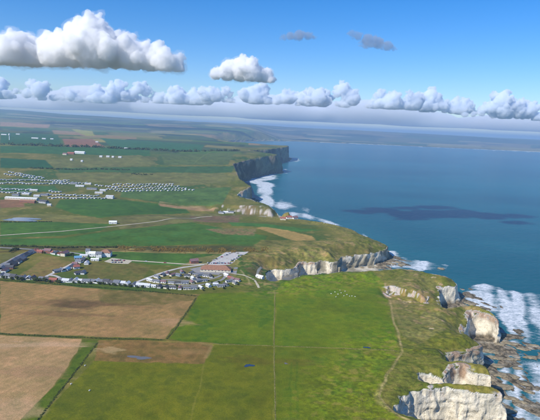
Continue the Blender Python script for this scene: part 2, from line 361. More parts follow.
stain(78, 305, 42, 16, (104, 78, 50), .75, 1); stain(60, 314, 46, 9, (128, 98, 64), .55, 2); stain(120, 305, 50, 6, (120, 94, 58), .5, 3); stain(35, 303, 26, 9, (140, 108, 70), .4, 4)
stain(30, 345, 60, 7, (206, 172, 132), .6, 5, .15); stain(14, 410, 22, 18, (206, 170, 128), .5, 6); stain(40, 372, 30, 10, (176, 138, 100), .5, 7)
stain(110, 350, 12, 8, (196, 168, 118), .6, 8); stain(190, 352, 22, 7, (158, 128, 76), .6, 9); stain(135, 357, 30, 5, (112, 92, 52), .5, 10)
stain(250, 360, 26, 8, (104, 96, 26), .7, 11); stain(292, 362, 24, 7, (108, 108, 30), .6, 12); stain(330, 292, 26, 9, (78, 120, 14), .5, 13)
stain(170, 322, 26, 10, (190, 152, 108), .6, 14); stain(180, 312, 9, 20, (140, 118, 66), .4, 15, .4)
stroke([(275, 291), (274, 345), (274, 362), (275, 440)], (138, 138, 58), 1.6, .7, .6, .5)
stroke([(276, 291), (330, 288), (384, 284)], (120, 134, 40), 1.6, .5, .6, .5)
stroke([(290, 362), (292, 420)], (78, 112, 16), 2., .5); stroke([(296, 362), (300, 430)], (78, 112, 16), 2., .5)
stroke([(150, 340.5), (212, 343.5), (274, 346), (340, 348), (399, 351)], (150, 144, 62), 1.8, .75, .6, .6)
stroke([(205, 364), (197, 395), (190, 425)], (136, 136, 50), 1.4, .5, .6, .5)
stroke([(94, 361.5), (205, 364.5)], (128, 112, 40), 1.4, .4)
stroke([(0, 334), (82, 337.5), (165, 340)], (92, 98, 36), 4.5, .85, .5, .3)
stroke([(196, 298), (189, 309), (176, 328), (166, 340)], (112, 112, 44), 3.5, .7, .5, .3)
stroke([(200, 343), (212, 345), (206, 358)], (172, 142, 88), 4, .6)
stroke([(385, 283), (389, 300), (396, 328), (402, 346), (403, 352), (394, 365), (383, 384), (378, 396), (386, 406), (400, 416), (420, 424)], (172, 154, 100), 2.4, .8, .6, .3)
stroke([(383, 384), (376, 394), (378, 402), (392, 411)], (166, 150, 92), 5, .5, .8)
stroke([(389, 302), (384, 290), (392, 300), (400, 322)], (150, 136, 78), 3, .4)
stroke([(250, 284), (246, 276), (240, 270)], (176, 160, 112), 2.5, .6); stroke([(268, 254), (262, 262), (258, 274)], (150, 130, 80), 4, .4)

# --- exposed clay and chalk in the broken slope, scree streaks
slope = (1-sst(45, 110, D))*(D > 0)*near
def scar(px, py, rx, ry, col, a, s):
    stain(px, py, rx, ry, col, a, s)
for k, (px, py, rx, ry) in enumerate([(388, 291, 7, 5), (394, 290, 3, 3), (400, 294, 3, 4), (408, 296, 6, 5), (416, 297, 5, 5), (424, 293, 6, 5), (430, 296, 6, 3), (410, 303, 6, 3), (421, 305, 4, 2), (404, 302, 4, 2.5), (396, 298, 4, 3), (426, 288, 5, 3), (434, 276, 4, 2), (441, 279, 4, 2), (416, 275, 4, 2), (432, 329, 3, 2), (441, 350, 3.5, 2), (384, 289, 3, 4), (443, 320, 3, 2)]):
    scar(px, py, rx, ry, (196, 160, 122) if k % 3 else (214, 186, 150), .95, 20+k)
sc = sst(.30, .62, fbm(x/13, y/9, 3, 111))*slope*sst(14, 24, SW)*.55*(rng < 1100)
C = mix(C, lin(170, 138, 98), sc)
hf = fbm(x/3.2, y/2.6, 3, 115)*slope
C = C*(1+.38*np.clip(hf, -.9, .9))[:, None]
C = mix(C, lin(150, 132, 66), sst(.25, .6, fbm(x/7, y/5, 3, 116))*slope*.45)
dk = sst(.2, .7, fbm(x/16, y/12, 3, 113))*slope*.5
C = mix(C, lin(88, 98, 30), dk*.6)
C = C*(1+.22*slope*sst(.0, 1., (SW > 5)*1.))[:, None]
# --- rust-brown slope of the little bay and its neighbours
def tint(px, py, rx, ry, col, a, s): stain(px, py, rx, ry, col, a, s)
tint(255, 214, 55, 30, (132, 112, 74), .6, 51); tint(225, 180, 60, 120, (126, 128, 68), .5, 52); tint(238, 175, 30, 60, (150, 128, 84), .4, 53); tint(248, 206, 30, 30, (134, 112, 76), .5, 54)
tint(262, 258, 40, 16, (124, 108, 56), .6, 55); tint(350, 246, 70, 30, (112, 106, 48), .6, 56); tint(375, 246, 26, 20, (92, 90, 40), .5, 57); tint(255, 270, 18, 14, (128, 104, 66), .7, 58)
ROCK = np.where(D < 0, 1., 0.)*1.0
LIP = D/np.clip(rng/600, .6, 6)+(1.6*fbm3(x/7, y/7, z/3, 3, 118)+.4)*near
ROCK = np.where(T > .22, 1, sst(.45, -.35, LIP))
SOIL = sst(.30, .08, T+.1*vn(x/5, y/5, 120))*(D < 3)*sst(.05, .45, vn(x/26, y/26, 121)+.35*vn(x/6, y/6, 122))
for px_, py_, r_ in ((461, 368, 9), (452, 371, 6), (446, 310, 9), (455, 309, 12), (468, 309, 9), (482, 313, 9), (490, 316, 7), (444, 286, 8), (452, 285, 6)):
    cx_, cy_ = at(px_, py_, 33); SOIL = np.maximum(SOIL, sst(1.2, .5, np.hypot(x-cx_, y-cy_)/r_+.3*vn(x/3, y/3, 123))*sst(.40, .2, T)*(D < 5)); ROCK = np.maximum(ROCK, SOIL*(D > 0)*(D < 4))
COVE = ((x < 225) & (y > 700) & (y < 1030) & (x > 10))*1.
SHORE = sst(.75, 1., T+.12*vn(x/8, y/8, 125))*(1-.75*COVE)
WET = sst(2.4, .3, z)*SHORE
sx_, sy_ = x-SCP[0], y-SCP[1]; al, ac = sx_*SCU[0]+sy_*SCU[1], -(-sx_*SCU[1]+sy_*SCU[0])+9*vn(x/17, y/17, 14)+4*vn(x/6, y/6, 15)
scm = sst(-3, 0, ac)*(1-sst(7, 11, ac))*sst(-6, 6, al)*(1-sst(SCL-8, SCL+8, al))*sst(.0, .3, fbm3(x/9, y/9, z/2.2, 3, 145)+.3*vn(x/15, y/15, 151))*(D > 8)
ROCK = np.maximum(ROCK, scm*.9); SOIL = np.maximum(SOIL, scm*(.35+.65*sst(-.3, .3, vn(x/5, y/5, 147))))
bk = ((x > -140) & (x < 60))*sst(1335, 1352, y+.15*x)*(1-sst(1385, 1410, y+.15*x))*sst(-.05, .3, fbm(x/20, y/14, 3, 148)-.3*sst(-60, -190, x))*(D > 0)
ROCK = np.maximum(ROCK, bk*.62*sst(-.1, .35, fbm3(x/24, y/24, z/3.5, 3, 150))); SOIL = np.maximum(SOIL, sst(.02, .2, bk)*(1-.15*sst(.1, .5, vn(x/9, y/13, 149))))
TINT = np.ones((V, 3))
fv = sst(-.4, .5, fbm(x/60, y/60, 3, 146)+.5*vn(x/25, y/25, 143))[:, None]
TINT = mix(TINT, np.array([.06, .085, .065])*(1-fv)+np.array([.34, .36, .27])*fv, sst(1450, 1800, rng))  # far cliffs: dark vegetated rock, darkened further to deepen their shade
TINT = mix(TINT, np.array([.30, .30, .25]), ((x > 60) & (y > 830) & (y < 1150))*.8*sst(-.5, .3, vn(x/14, y/14, 144)))  # north cove: shade of faces turned from the sun, painted as dark blotches
TINT = mix(TINT, np.array([.62, .64, .62]), ((x > 165) & (x < 300) & (y > 468) & (y < 520))*1.)  # less lit cliff face: its shade put into the chalk as grey
kg = sst(.9, 1.25, C[:, 1]/(C[:, 0]+1e-6))[:, None]
C = C*(np.array([.80, .78, .73])*(1-kg)+np.array([.86, .73, .72])*kg)
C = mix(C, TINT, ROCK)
GRASSF = sst(.35, .75, fbm(x/16, y/16, 3, 127)+.25*(1-T)-.15)*face*(T < .8)*.0

# ------------------------------------------------------------------ node helpers
def mat(name):
    m = bpy.data.materials.new(name); m.use_nodes = True
    n = m.node_tree; n.nodes.clear()
    return m, n
def N(n, t, **k):
    o = n.nodes.new(t)
    for a, b in k.items():
        if a.startswith('i_'):
            key = a[2:]; key = int(key) if key.isdigit() else key.replace('_', ' ')
            if isinstance(b, bpy.types.NodeSocket): n.links.new(b, o.inputs[key])
            else: o.inputs[key].default_value = b
        else: setattr(o, a, b)
    return o
def noise(n, vec, scale, detail=4, rough=.55, dist=0.):
    return N(n, 'ShaderNodeTexNoise', i_Vector=vec, i_Scale=scale, i_Detail=detail, i_Roughness=rough, i_Distortion=dist).outputs[0]
def mrange(n, v, a, b, c=0., d=1.):
    return N(n, 'ShaderNodeMapRange', i_Value=v, i_1=a, i_2=b, i_3=c, i_4=d).outputs[0]
def mixc(n, f, a, b, mode='MIX'):
    o = N(n, 'ShaderNodeMix', data_type='RGBA', blend_type=mode)
    for k, v in ((0, f), (6, a), (7, b)):
        if isinstance(v, bpy.types.NodeSocket): n.links.new(v, o.inputs[k])
        else: o.inputs[k].default_value = v if k == 0 else (*v[:3], 1)
    return o.outputs[2]
def m2(n, op, a, b=0.):
    o = N(n, 'ShaderNodeMath', operation=op)
    for k, v in ((0, a), (1, b)):
        if isinstance(v, bpy.types.NodeSocket): n.links.new(v, o.inputs[k])
        else: o.inputs[k].default_value = v
    return o.outputs[0]
def mapping(n, vec, sc, rot=(0, 0, 0)):
    return N(n, 'ShaderNodeMapping', i_Vector=vec, i_Scale=sc, i_Rotation=rot).outputs[0]
def finish(m, n, col, rough=.9, spec=.2, bump=None):
    p = N(n, 'ShaderNodeBsdfPrincipled')
    for k, v in (('Base Color', col), ('Roughness', rough), ('Specular IOR Level', spec)):
        if isinstance(v, bpy.types.NodeSocket): n.links.new(v, p.inputs[k])
        else: p.inputs[k].default_value = (*v[:3], 1) if k == 'Base Color' else v
    if bump:
        b = N(n, 'ShaderNodeBump', i_Strength=bump[1], i_Distance=bump[2], i_Height=bump[0])
        n.links.new(b.outputs[0], p.inputs['Normal'])
    n.links.new(p.outputs[0], N(n, 'ShaderNodeOutputMaterial').inputs[0])
    return p

# ------------------------------------------------------------------ land material
M_LAND, n = mat('land')
pos = N(n, 'ShaderNodeNewGeometry').outputs['Position']
gc = N(n, 'ShaderNodeAttribute', attribute_name='ground_colour').outputs['Color']
cov = N(n, 'ShaderNodeSeparateColor', i_0=N(n, 'ShaderNodeAttribute', attribute_name='cover').outputs['Color'])
rockA, soilA, shoreA = cov.outputs[0], cov.outputs[1], cov.outputs[2]
n1 = noise(n, pos, .9, 5, .65); n2 = noise(n, pos, .11, 4, .6); n3 = noise(n, pos, .019, 3, .55)
g = mixc(n, 1., gc, N(n, 'ShaderNodeCombineColor', i_0=mrange(n, n1, .3, .7, .70, 1.28), i_1=mrange(n, n1, .3, .7, .74, 1.24), i_2=mrange(n, n1, .3, .7, .70, 1.3)).outputs[0], 'MULTIPLY')
g = mixc(n, 1., g, N(n, 'ShaderNodeCombineColor', i_0=mrange(n, n2, .3, .7, .78, 1.2), i_1=mrange(n, n2, .3, .7, .86, 1.12), i_2=mrange(n, n2, .3, .7, .8, 1.2)).outputs[0], 'MULTIPLY')
g = mixc(n, 1., g, N(n, 'ShaderNodeCombineColor', i_0=mrange(n, n3, .3, .7, .84, 1.16), i_1=mrange(n, n3, .3, .7, .90, 1.1), i_2=mrange(n, n3, .3, .7, .85, 1.15)).outputs[0], 'MULTIPLY')
st = mapping(n, pos, (.25, .25, 1.3)); fl = mapping(n, pos, (.55, .55, .07))
r1 = noise(n, st, .8, 6, .65); r2 = noise(n, fl, .7, 5, .6); r3 = noise(n, pos, .07, 3, .5); r4 = noise(n, pos, .5, 6, .7)
ch = mixc(n, mrange(n, r1, .42, .62), (.90, .81, .62), (.75, .66, .48))
ch = mixc(n, mrange(n, r2, .57, .70, 0, .5), ch, (.38, .34, .25))
ch = mixc(n, mrange(n, r3, .5, .64, 0, .6), ch, (.56, .50, .36))
ch = mixc(n, mrange(n, r4, .575, .66, 0, .85), ch, (.20, .17, .12))
ch = mixc(n, mrange(n, noise(n, mapping(n, pos, (.12, .12, 2.2)), .9, 5, .7), .56, .66, 0, .55), ch, (.36, .31, .22))
so = mixc(n, mrange(n, r4, .35, .65), (.52, .36, .23), (.33, .22, .13))
ch = mixc(n, 1., ch, gc, 'MULTIPLY')
ch = mixc(n, soilA, ch, so)
sh = mixc(n, mrange(n, noise(n, pos, .16, 5, .65), .40, .58), (.34, .27, .17), (.085, .07, .04))
sh = mixc(n, mrange(n, r4, .5, .66, 0, .8), sh, (.035, .03, .02))
ch = mixc(n, shoreA, ch, sh)
allc = mixc(n, rockA, g, ch)
bh = m2(n, 'ADD', m2(n, 'MULTIPLY', r4, m2(n, 'ADD', m2(n, 'MULTIPLY', rockA, 1.6), .25)), m2(n, 'MULTIPLY', m2(n, 'MULTIPLY', r2, rockA), 2.0))
finish(M_LAND, n, allc, .92, .12, (bh, .55, 1.6))

# ------------------------------------------------------------------ build land pieces
def link(o, parent=None):
    COL.objects.link(o)
    if parent: o.parent = parent
    return o
def mesh_np(name, co, quads, mats=(), smooth=True):
    me = bpy.data.meshes.new(name)
    co = np.asarray(co, np.float32); quads = np.asarray(quads, np.int32); k = quads.shape[1]
    me.vertices.add(len(co)); me.vertices.foreach_set('co', co.ravel())
    me.loops.add(quads.size); me.loops.foreach_set('vertex_index', quads.ravel())
    me.polygons.add(len(quads)); me.polygons.foreach_set('loop_start', np.arange(0, quads.size, k, dtype=np.int32))
    if smooth: me.polygons.foreach_set('use_smooth', np.ones(len(quads), bool))
    for m in mats: me.materials.append(m)
    me.update(calc_edges=True)
    return me
def colattr(me, name, rgb):
    a = me.attributes.new(name, 'FLOAT_COLOR', 'POINT')
    a.data.foreach_set('color', np.concatenate([rgb, np.ones((len(rgb), 1))], 1).astype(np.float32).ravel())
def grid_quads(nr, nc, keep):
    idx = np.full(nr*nc, -1, np.int64); idx[keep] = np.arange(len(keep)); g_ = idx.reshape(nr, nc)
    q = np.stack([g_[:-1, :-1], g_[:-1, 1:], g_[1:, 1:], g_[1:, :-1]], -1).reshape(-1, 4)
    return q[(q >= 0).all(1)]
QD = grid_quads(NR, NC, KEEP)
XYZ = np.stack([x2, y2, z], 1)
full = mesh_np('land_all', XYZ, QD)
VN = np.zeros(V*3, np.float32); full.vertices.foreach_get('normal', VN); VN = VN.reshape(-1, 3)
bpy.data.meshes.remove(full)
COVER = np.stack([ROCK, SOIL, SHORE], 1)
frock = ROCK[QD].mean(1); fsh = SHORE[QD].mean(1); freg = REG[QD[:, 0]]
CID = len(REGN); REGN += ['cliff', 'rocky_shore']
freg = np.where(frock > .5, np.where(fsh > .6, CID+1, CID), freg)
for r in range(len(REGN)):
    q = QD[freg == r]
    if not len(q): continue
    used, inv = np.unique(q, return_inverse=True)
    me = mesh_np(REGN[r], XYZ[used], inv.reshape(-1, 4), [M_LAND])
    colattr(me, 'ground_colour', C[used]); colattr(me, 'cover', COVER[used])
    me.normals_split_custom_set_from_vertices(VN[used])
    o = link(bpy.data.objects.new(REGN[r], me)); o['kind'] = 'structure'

# ------------------------------------------------------------------ sea
us_ = np.concatenate([np.linspace(-1.2, -.1, 30, endpoint=False), np.linspace(-.1, .64, 520, endpoint=False), np.linspace(.64, 1.2, 40)])
ys_ = [200.]
while ys_[-1] < 58000: ys_.append(ys_[-1]+min(2.0*ys_[-1]**2/(260*950), ys_[-1]*.03))
ys_ = np.array(ys_)
sx = (us_[None]*ys_[:, None]).ravel(); sy = np.repeat(ys_[:, None], len(us_), 1).ravel()
wx, wy = warp(sx, sy)
sd, _, _, _, _ = coast_sdf(wx, wy)
k_ = np.nonzero(sd < 60)[0]; sx, sy, sd = sx[k_], sy[k_], sd[k_]
foam = np.zeros(len(sx))
sr = np.hypot(sx, sy)
ws_ = np.clip(sr/16, 35, 140); swx, swy = 1.7*fbm(sx/ws_, sy/ws_, 3, 127), 1.7*fbm(sx/ws_+40, sy/ws_, 3, 128)
def surf(poly, a, soft):
    global foam
    P = [at(*p, 0) for p in poly]
    qx, qy = sx+swx*soft, sy+swy*soft
    d = dline(qx, qy, P, True); d = np.where(inpoly(qx, qy, P), d, -d)
    foam = np.maximum(foam, a*sst(-soft*1.6, soft*1.3, d))
dist = np.maximum(-sd-np.clip(sr/60, 8, 50), 0)
surf([(459, 285), (478, 285), (505, 287), (590, 296), (590, 350), (530, 336), (505, 326), (498, 318), (478, 308), (462, 300)], .74, 12)
surf([(462, 288), (500, 294), (580, 312), (580, 332), (520, 322), (495, 314), (470, 302)], .88, 12)
surf([(495, 345), (545, 338), (560, 425), (500, 425), (502, 398), (490, 372), (480, 352)], .56, 12)
surf([(512, 362), (590, 346), (590, 440), (514, 440), (504, 400)], .84, 10)
surf([(505, 336), (545, 332), (548, 350), (520, 345)], .70, 10)
surf([(386, 250), (396, 250), (404, 258), (430, 261), (452, 265), (446, 270), (415, 270), (392, 266)], .70, 9)
surf([(425, 262), (446, 263), (444, 266), (426, 266)], .7, 8)
surf([(246, 182), (262, 176), (280, 168), (290, 170), (272, 182), (266, 196), (280, 205), (308, 212), (300, 216), (278, 212), (250, 201)], .74, 35)
surf([(250, 184), (262, 180), (258, 190), (262, 200), (278, 208), (270, 208), (252, 200)], .72, 30)
surf([(276, 211), (300, 214), (328, 222), (340, 226), (330, 226), (300, 220), (280, 219)], .72, 14)
surf([(340, 226), (356, 230), (392, 250), (386, 252)], .45, 10)
surf([(276, 157), (290, 157.5), (300, 160), (292, 162.5), (276, 162)], .66, 60)
surf([(284, 141.0), (420, 147.2), (560, 153.8), (560, 152.9), (420, 146.3), (284, 140)], .5, 60)
foam = np.maximum(foam, .52*np.exp(-dist/np.clip(sr/60, 9, 40))*(sr < 5000))
rip = .5+.5*np.sin((dist+.35*sy)/np.clip(sr/45, 9, 40)*1.7+9*fbm(sx/np.clip(sr/14, 30, 150), sy/np.clip(sr/14, 30, 150), 2, 131))
foam = foam*(.74+.36*rip)*(.85+.35*fbm(sx/np.clip(sr/30, 14, 80), sy/np.clip(sr/30, 14, 80), 3, 132))
foam = np.maximum(foam, .30*sst(.45, .8, fbm(sx/240, sy/130, 3, 133))*(sr < 2500)*sst(900, 200, dist))
shal = np.exp(-dist/140.)*.8+.35*sst(0, .8, fbm(sx/700, sy/420, 3, 135))
tone = fbm(sx/1500, sy/520, 4, 137)*.5+.5
me = mesh_np('sea', np.stack([sx, sy, .25*fbm(sx/14, sy/9, 2, 139)*sst(2500, 1200, sr)+.5*np.clip(foam-.35, 0, 1)*fbm(sx/8, sy/5, 2, 140)*sst(1500, 900, sr)], 1), grid_quads(len(ys_), len(us_), k_))
colattr(me, 'sea_state', np.stack([foam, shal, tone], 1))
M_SEA, n = mat('sea_water')
pos = N(n, 'ShaderNodeNewGeometry').outputs['Position']
ss = N(n, 'ShaderNodeSeparateColor', i_0=N(n, 'ShaderNodeAttribute', attribute_name='sea_state').outputs['Color'])
fo = mapping(n, pos, (.6, 1., 1.), (0, 0, .35))
fn = noise(n, fo, .06, 10, .74, .8); fn2 = noise(n, mapping(n, pos, (.35, 1.2, 1.), (0, 0, .25)), .16, 8, .75, .5)
fnn = m2(n, 'ADD', m2(n, 'MULTIPLY', fn, .55), m2(n, 'MULTIPLY', fn2, .45))
fm = mrange(n, m2(n, 'ADD', fnn, m2(n, 'MULTIPLY', ss.outputs[0], .84)), .80, 1.0)
lace = mrange(n, noise(n, mapping(n, pos, (.5, 1.1, 1.), (0, 0, .3)), .22, 7, .72, 1.2), .34, .60, .22, 1.)
fm = m2(n, 'MULTIPLY', fm, lace)
wc = mixc(n, ss.outputs[2], (.0004, .060, .088), (.0010, .116, .142))
wc = mixc(n, ss.outputs[1], wc, (.022, .150, .165))
wc = mixc(n, mrange(n, noise(n, mapping(n, pos, (.5, 1, 1)), .012, 6, .65), .35, .7, 0, .5), wc, (.004, .072, .098))
wc = mixc(n, fm, wc, (.82, .84, .84))
ro = mrange(n, fm, 0, 1, .22, .8)
wv = m2(n, 'ADD', noise(n, mapping(n, pos, (.55, 1, 1), (0, 0, .3)), .12, 6, .62), m2(n, 'MULTIPLY', fm, .15))
sp_ = finish(M_SEA, n, wc, ro, .5, (wv, .5, 2.2)); sp_.inputs['IOR'].default_value = 1.10
me.materials.append(M_SEA)
o = link(bpy.data.objects.new('sea', me)); o['kind'] = 'structure'

# ------------------------------------------------------------------ haze: the air between
bm = bmesh.new(); bmesh.ops.create_cube(bm, size=1)
for v in bm.verts: v.co = Vector((v.co.x*150000, v.co.y*64000+29500, -6 if v.co.z < 0 else 470))
me = bpy.data.meshes.new('haze'); bm.to_mesh(me); bm.free()
M_HZ, n = mat('haze_air')
pv = N(n, 'ShaderNodeVolumePrincipled', i_Color=(.52, .74, 1.0, 1), i_Density=7.0e-5, i_Anisotropy=.1)
n.links.new(pv.outputs[0], N(n, 'ShaderNodeOutputMaterial').inputs[1])
me.materials.append(M_HZ); o = link(bpy.data.objects.new('haze', me)); o['kind'] = 'stuff'

# ------------------------------------------------------------------ clouds: closed cumulus shapes filled with even vapour
def cloud_mat(name, dens, colr=(1, 1, 1), an=.0):
    m, n = mat(name)
    v = N(n, 'ShaderNodeVolumePrincipled', i_Color=(*colr, 1), i_Density=dens, i_Anisotropy=an)
    n.links.new(v.outputs[0], N(n, 'ShaderNodeOutputMaterial').inputs[1])
    return m
def tex(size, depth=2):
    t = bpy.data.textures.new('cloud_relief', 'CLOUDS'); t.noise_scale = size; t.noise_depth = depth; t.noise_basis = 'ORIGINAL_PERLIN'; return t
_b = bmesh.new(); bmesh.ops.create_icosphere(_b, subdivisions=2, radius=1); _b.verts.index_update()
ICO = np.array([v.co[:] for v in _b.verts]); ICF = np.array([[v.index for v in f.verts] for f in _b.faces]); _b.free()
def cloud(dist, blobs, base, dens, label, name='cumulus_cloud', group=None, seed=0, colr=(1, 1, 1), flat=.35, depthk=.8, world=None, rel=1., kids=((10, .42), (6, .45)), vox=15., veil=.10, wide=1.):
    """blobs: (px, py, radius px) seen at `dist`; base: py of the flat underside at the first blob"""
    rnd = random.Random(seed)
    P = []
    for b in blobs:
        if world: c = Vector(b[:3]); r = b[3]
        else:
            d = ray(b[0], b[1]); yy = dist*(1+rnd.uniform(-.5, .5)*depthk*b[2]/F)
            t = yy/d[1]; c = Vector((t*d[0], t*d[1], H+t*d[2])); r = b[2]/F*dist
        P.append((c, r))
    if base is not None:
        d = ray(blobs[0][0], base); bz = H+dist/d[1]*d[2]
    else: bz = None
    cen = P[0][0]; B = [(c, r, 0) for c, r in P]
    for lvl, (kn, kr) in enumerate(kids):                 # cauliflower: smaller heads budding from larger ones
        for c, r, l in [b for b in B if b[2] == lvl]:
            for _ in range(kn):
                th = rnd.uniform(0, 2*math.pi); cz = rnd.uniform(-.35, 1.) if bz is not None else rnd.uniform(-.6, .6)
                sr_ = math.sqrt(max(0, 1-cz*cz)); q = rnd.uniform(.75, 1.12)*r
                B.append((c+Vector((sr_*math.cos(th)*q*(1.15 if bz is not None else 1.5), sr_*math.sin(th)*q*.8, cz*q)), r*kr*rnd.uniform(.6, 1.25), lvl+1))
    vv, ff, off_ = [], [], 0
    for c, r, l in B:
        vv.append(ICO*r*np.array([wide, wide, 1.])+np.array(c-cen)); ff.append(ICF+off_); off_ += len(ICO)
    vv = np.concatenate(vv)
    if bz is not None:
        dz = vv[:, 2]-(bz-cen.z); vv[:, 2] = np.where(dz < 0, (bz-cen.z)+dz*(.10+.12*vn(vv[:, 0]/(P[0][1]*.5), vv[:, 1]/(P[0][1]*.5), seed)), vv[:, 2])
    me = mesh_np(name, vv, np.concatenate(ff))
    o = bpy.data.objects.new(name, me); COL.objects.link(o)
    R = max(r for _, r in P); rm = sorted(r for _, r in P)[len(P)//2]
    md = o.modifiers.new('r', 'REMESH'); md.mode = 'VOXEL'; md.voxel_size = rm/vox
    for sz, st_ in ((rm*.5, rm*.4*rel), (rm*.2, rm*.26*rel), (rm*.09, rm*.12*rel)):
        md = o.modifiers.new('d', 'DISPLACE'); md.texture = tex(sz); md.strength = st_; md.mid_level = .5; md.texture_coords = 'GLOBAL'
    o.location = cen
    dg = bpy.context.evaluated_depsgraph_get(); ev = o.evaluated_get(dg)
    me2 = bpy.data.meshes.new_from_object(ev); o.modifiers.clear(); o.data = me2; me2.name = name
    me2.materials.clear(); me2.materials.append(cloud_mat('cloud_vapour', dens/rm, colr))
    if veil:                                              # ragged thin fringe round the dense heads
        o.data = me
        md = o.modifiers.new('r', 'REMESH'); md.mode = 'VOXEL'; md.voxel_size = rm/8
        for sz, st_ in ((rm*.9, rm*.9), (rm*.3, rm*.6)):
            md = o.modifiers.new('d', 'DISPLACE'); md.texture = tex(sz); md.strength = st_; md.mid_level = .42; md.texture_coords = 'GLOBAL'
        dg = bpy.context.evaluated_depsgraph_get(); me3 = bpy.data.meshes.new_from_object(o.evaluated_get(dg)); o.modifiers.clear(); o.data = me2
        me3.name = 'fringe'; me3.materials.clear(); me3.materials.append(cloud_mat('cloud_fringe', dens*veil/rm, colr))
        q = bpy.data.objects.new('fringe', me3); COL.objects.link(q); q.parent = o
    bpy.data.meshes.remove(me)
    o['label'] = label; o['category'] = 'cloud'
    if group: o['group'] = group
    return o
cloud(8000, [(95, 48, 22), (95, 33, 12), (88, 28, 7), (104, 36, 10), (75, 50, 18), (55, 55, 17), (48, 46, 9), (30, 56, 17), (8, 56, 18), (-14, 56, 18), (115, 52, 17), (132, 56, 15), (150, 60, 13), (165, 63, 11), (178, 67, 7), (62, 40, 7), (20, 46, 10)], 68, 4.5,
      'largest white cumulus with a tall peak, at the upper left', seed=1)
cloud(9500, [(240, 71, 11), (228, 72, 9), (216, 74, 6), (252, 73, 10), (262, 76, 8), (238, 64, 6), (270, 80, 5)], 81, 4., 'small white cumulus just right of the largest cloud', seed=2)
def bank(dist, x0, x1, ytop, ybase, n_, seed, dens, label, tops=(), wide=1.):
    rnd = random.Random(seed); bl = []
    for k in range(n_):
        f_ = k/(n_-1); px = x0+(x1-x0)*f_; tilt = .045*(px-(x0+x1)/2)
        r = (.2+.8*rnd.random()**2.2)*(ybase-ytop)*.52
        if rnd.random() < .25: continue
        bl.append((px+rnd.uniform(-3, 3), ybase+tilt-r*rnd.uniform(.5, 1.1)+rnd.uniform(-2, 2), r))
        bl.append((px+rnd.uniform(-6, 6), ybase+tilt-r*rnd.uniform(.9, 1.6), r*.55))
    for t in tops: bl += [t, (t[0]-t[2]*.9, t[1]+t[2]*.7, t[2]*.75), (t[0]+t[2]*.9, t[1]+t[2]*.7, t[2]*.8)]
    bl.insert(0, bl.pop(len(bl)//2))
    return cloud(dist, bl, ybase+.045*(bl[0][0]-(x0+x1)/2), dens, label, 'cloud_bank', 'cloud banks along the horizon', seed, (.94, .97, 1.), flat=.3, veil=.10 if dist < 30000 else 0, wide=wide, kids=((10, .42), (6, .45)) if wide == 1 else ((5, .5),), vox=15. if wide == 1 else 5.)  # bluish vapour colour paints distance haze onto the banks
bank(24000, -40, 110, 79, 100, 34, 11, 1.2, 'long low grey cloud bank below the largest cumulus')
bank(26000, 100, 210, 84, 103, 26, 12, 1.4, 'low cloud bank with a bright lump, below the gap between the cumuli', tops=((140, 88, 6), (172, 92, 3)))
bank(25000, 200, 320, 86, 104, 28, 13, 1.4, 'low cloud bank below the small cumulus', tops=((226, 92, 4), (262, 86, 4)))
bank(23000, 310, 415, 88, 108, 24, 14, 1.6, 'white cloud bank above the middle of the bay', tops=((343, 89, 6), (380, 94, 4)))
bank(24500, 405, 480, 95, 113, 18, 15, 1.6, 'white cloud bank above the right of the bay', tops=((431, 96, 7), (465, 102, 4)))
bank(21000, 465, 585, 102, 120, 24, 16, 1.8, 'bright heaped cloud at the right edge above the far coast', tops=((500, 102, 8), (486, 108, 5), (516, 108, 7)))
bank(33000, -60, 300, 92, 112, 60, 17, .22, 'faint thin layer of cloud low over the land', wide=5.5)
bank(34000, 270, 600, 106, 127, 60, 18, .22, 'faint thin layer of cloud low over the bay', wide=5.5)
cloud(6000, [(299, 35, 5), (290, 36, 4), (308, 36, 4), (284, 38, 2.5)], None, .55, 'small grey wisp of cloud above the middle of the bay', 'cloud_wisp', 'grey wisps high in the blue', 21, (.55, .62, .72))  # both wisps: grey vapour colour stands in for being unlit
cloud(6000, [(368, 40, 6), (358, 36, 4), (352, 33, 3), (378, 43, 6), (388, 46, 5), (366, 45, 4)], None, .6, 'larger grey ragged wisp of cloud in the blue, right of the small one', 'cloud_wisp', 'grey wisps high in the blue', 22, (.55, .62, .72))
_sx, _sy = at(432, 214, 0); _k = 1150/SUND[2]
cloud(0, [(_sx+SUND[0]*_k+a_, _sy+SUND[1]*_k+b_, 1150+c_, r_) for a_, b_, c_, r_ in ((0, 0, 0, 70), (90, 35, 0, 60), (-90, -60, 0, 45), (190, 10, 0, 50), (-150, 30, 0, 45), (300, 40, 0, 34), (-230, -20, 0, 30), (60, 150, 0, 40), (240, -90, 0, 28), (-60, 110, 0, 30))], None, 2.6,
      'cumulus overhead that throws the dark patch on the sea', 'cumulus_cloud', None, 31, world=True, kids=((9, .5), (4, .5)), vox=8.)

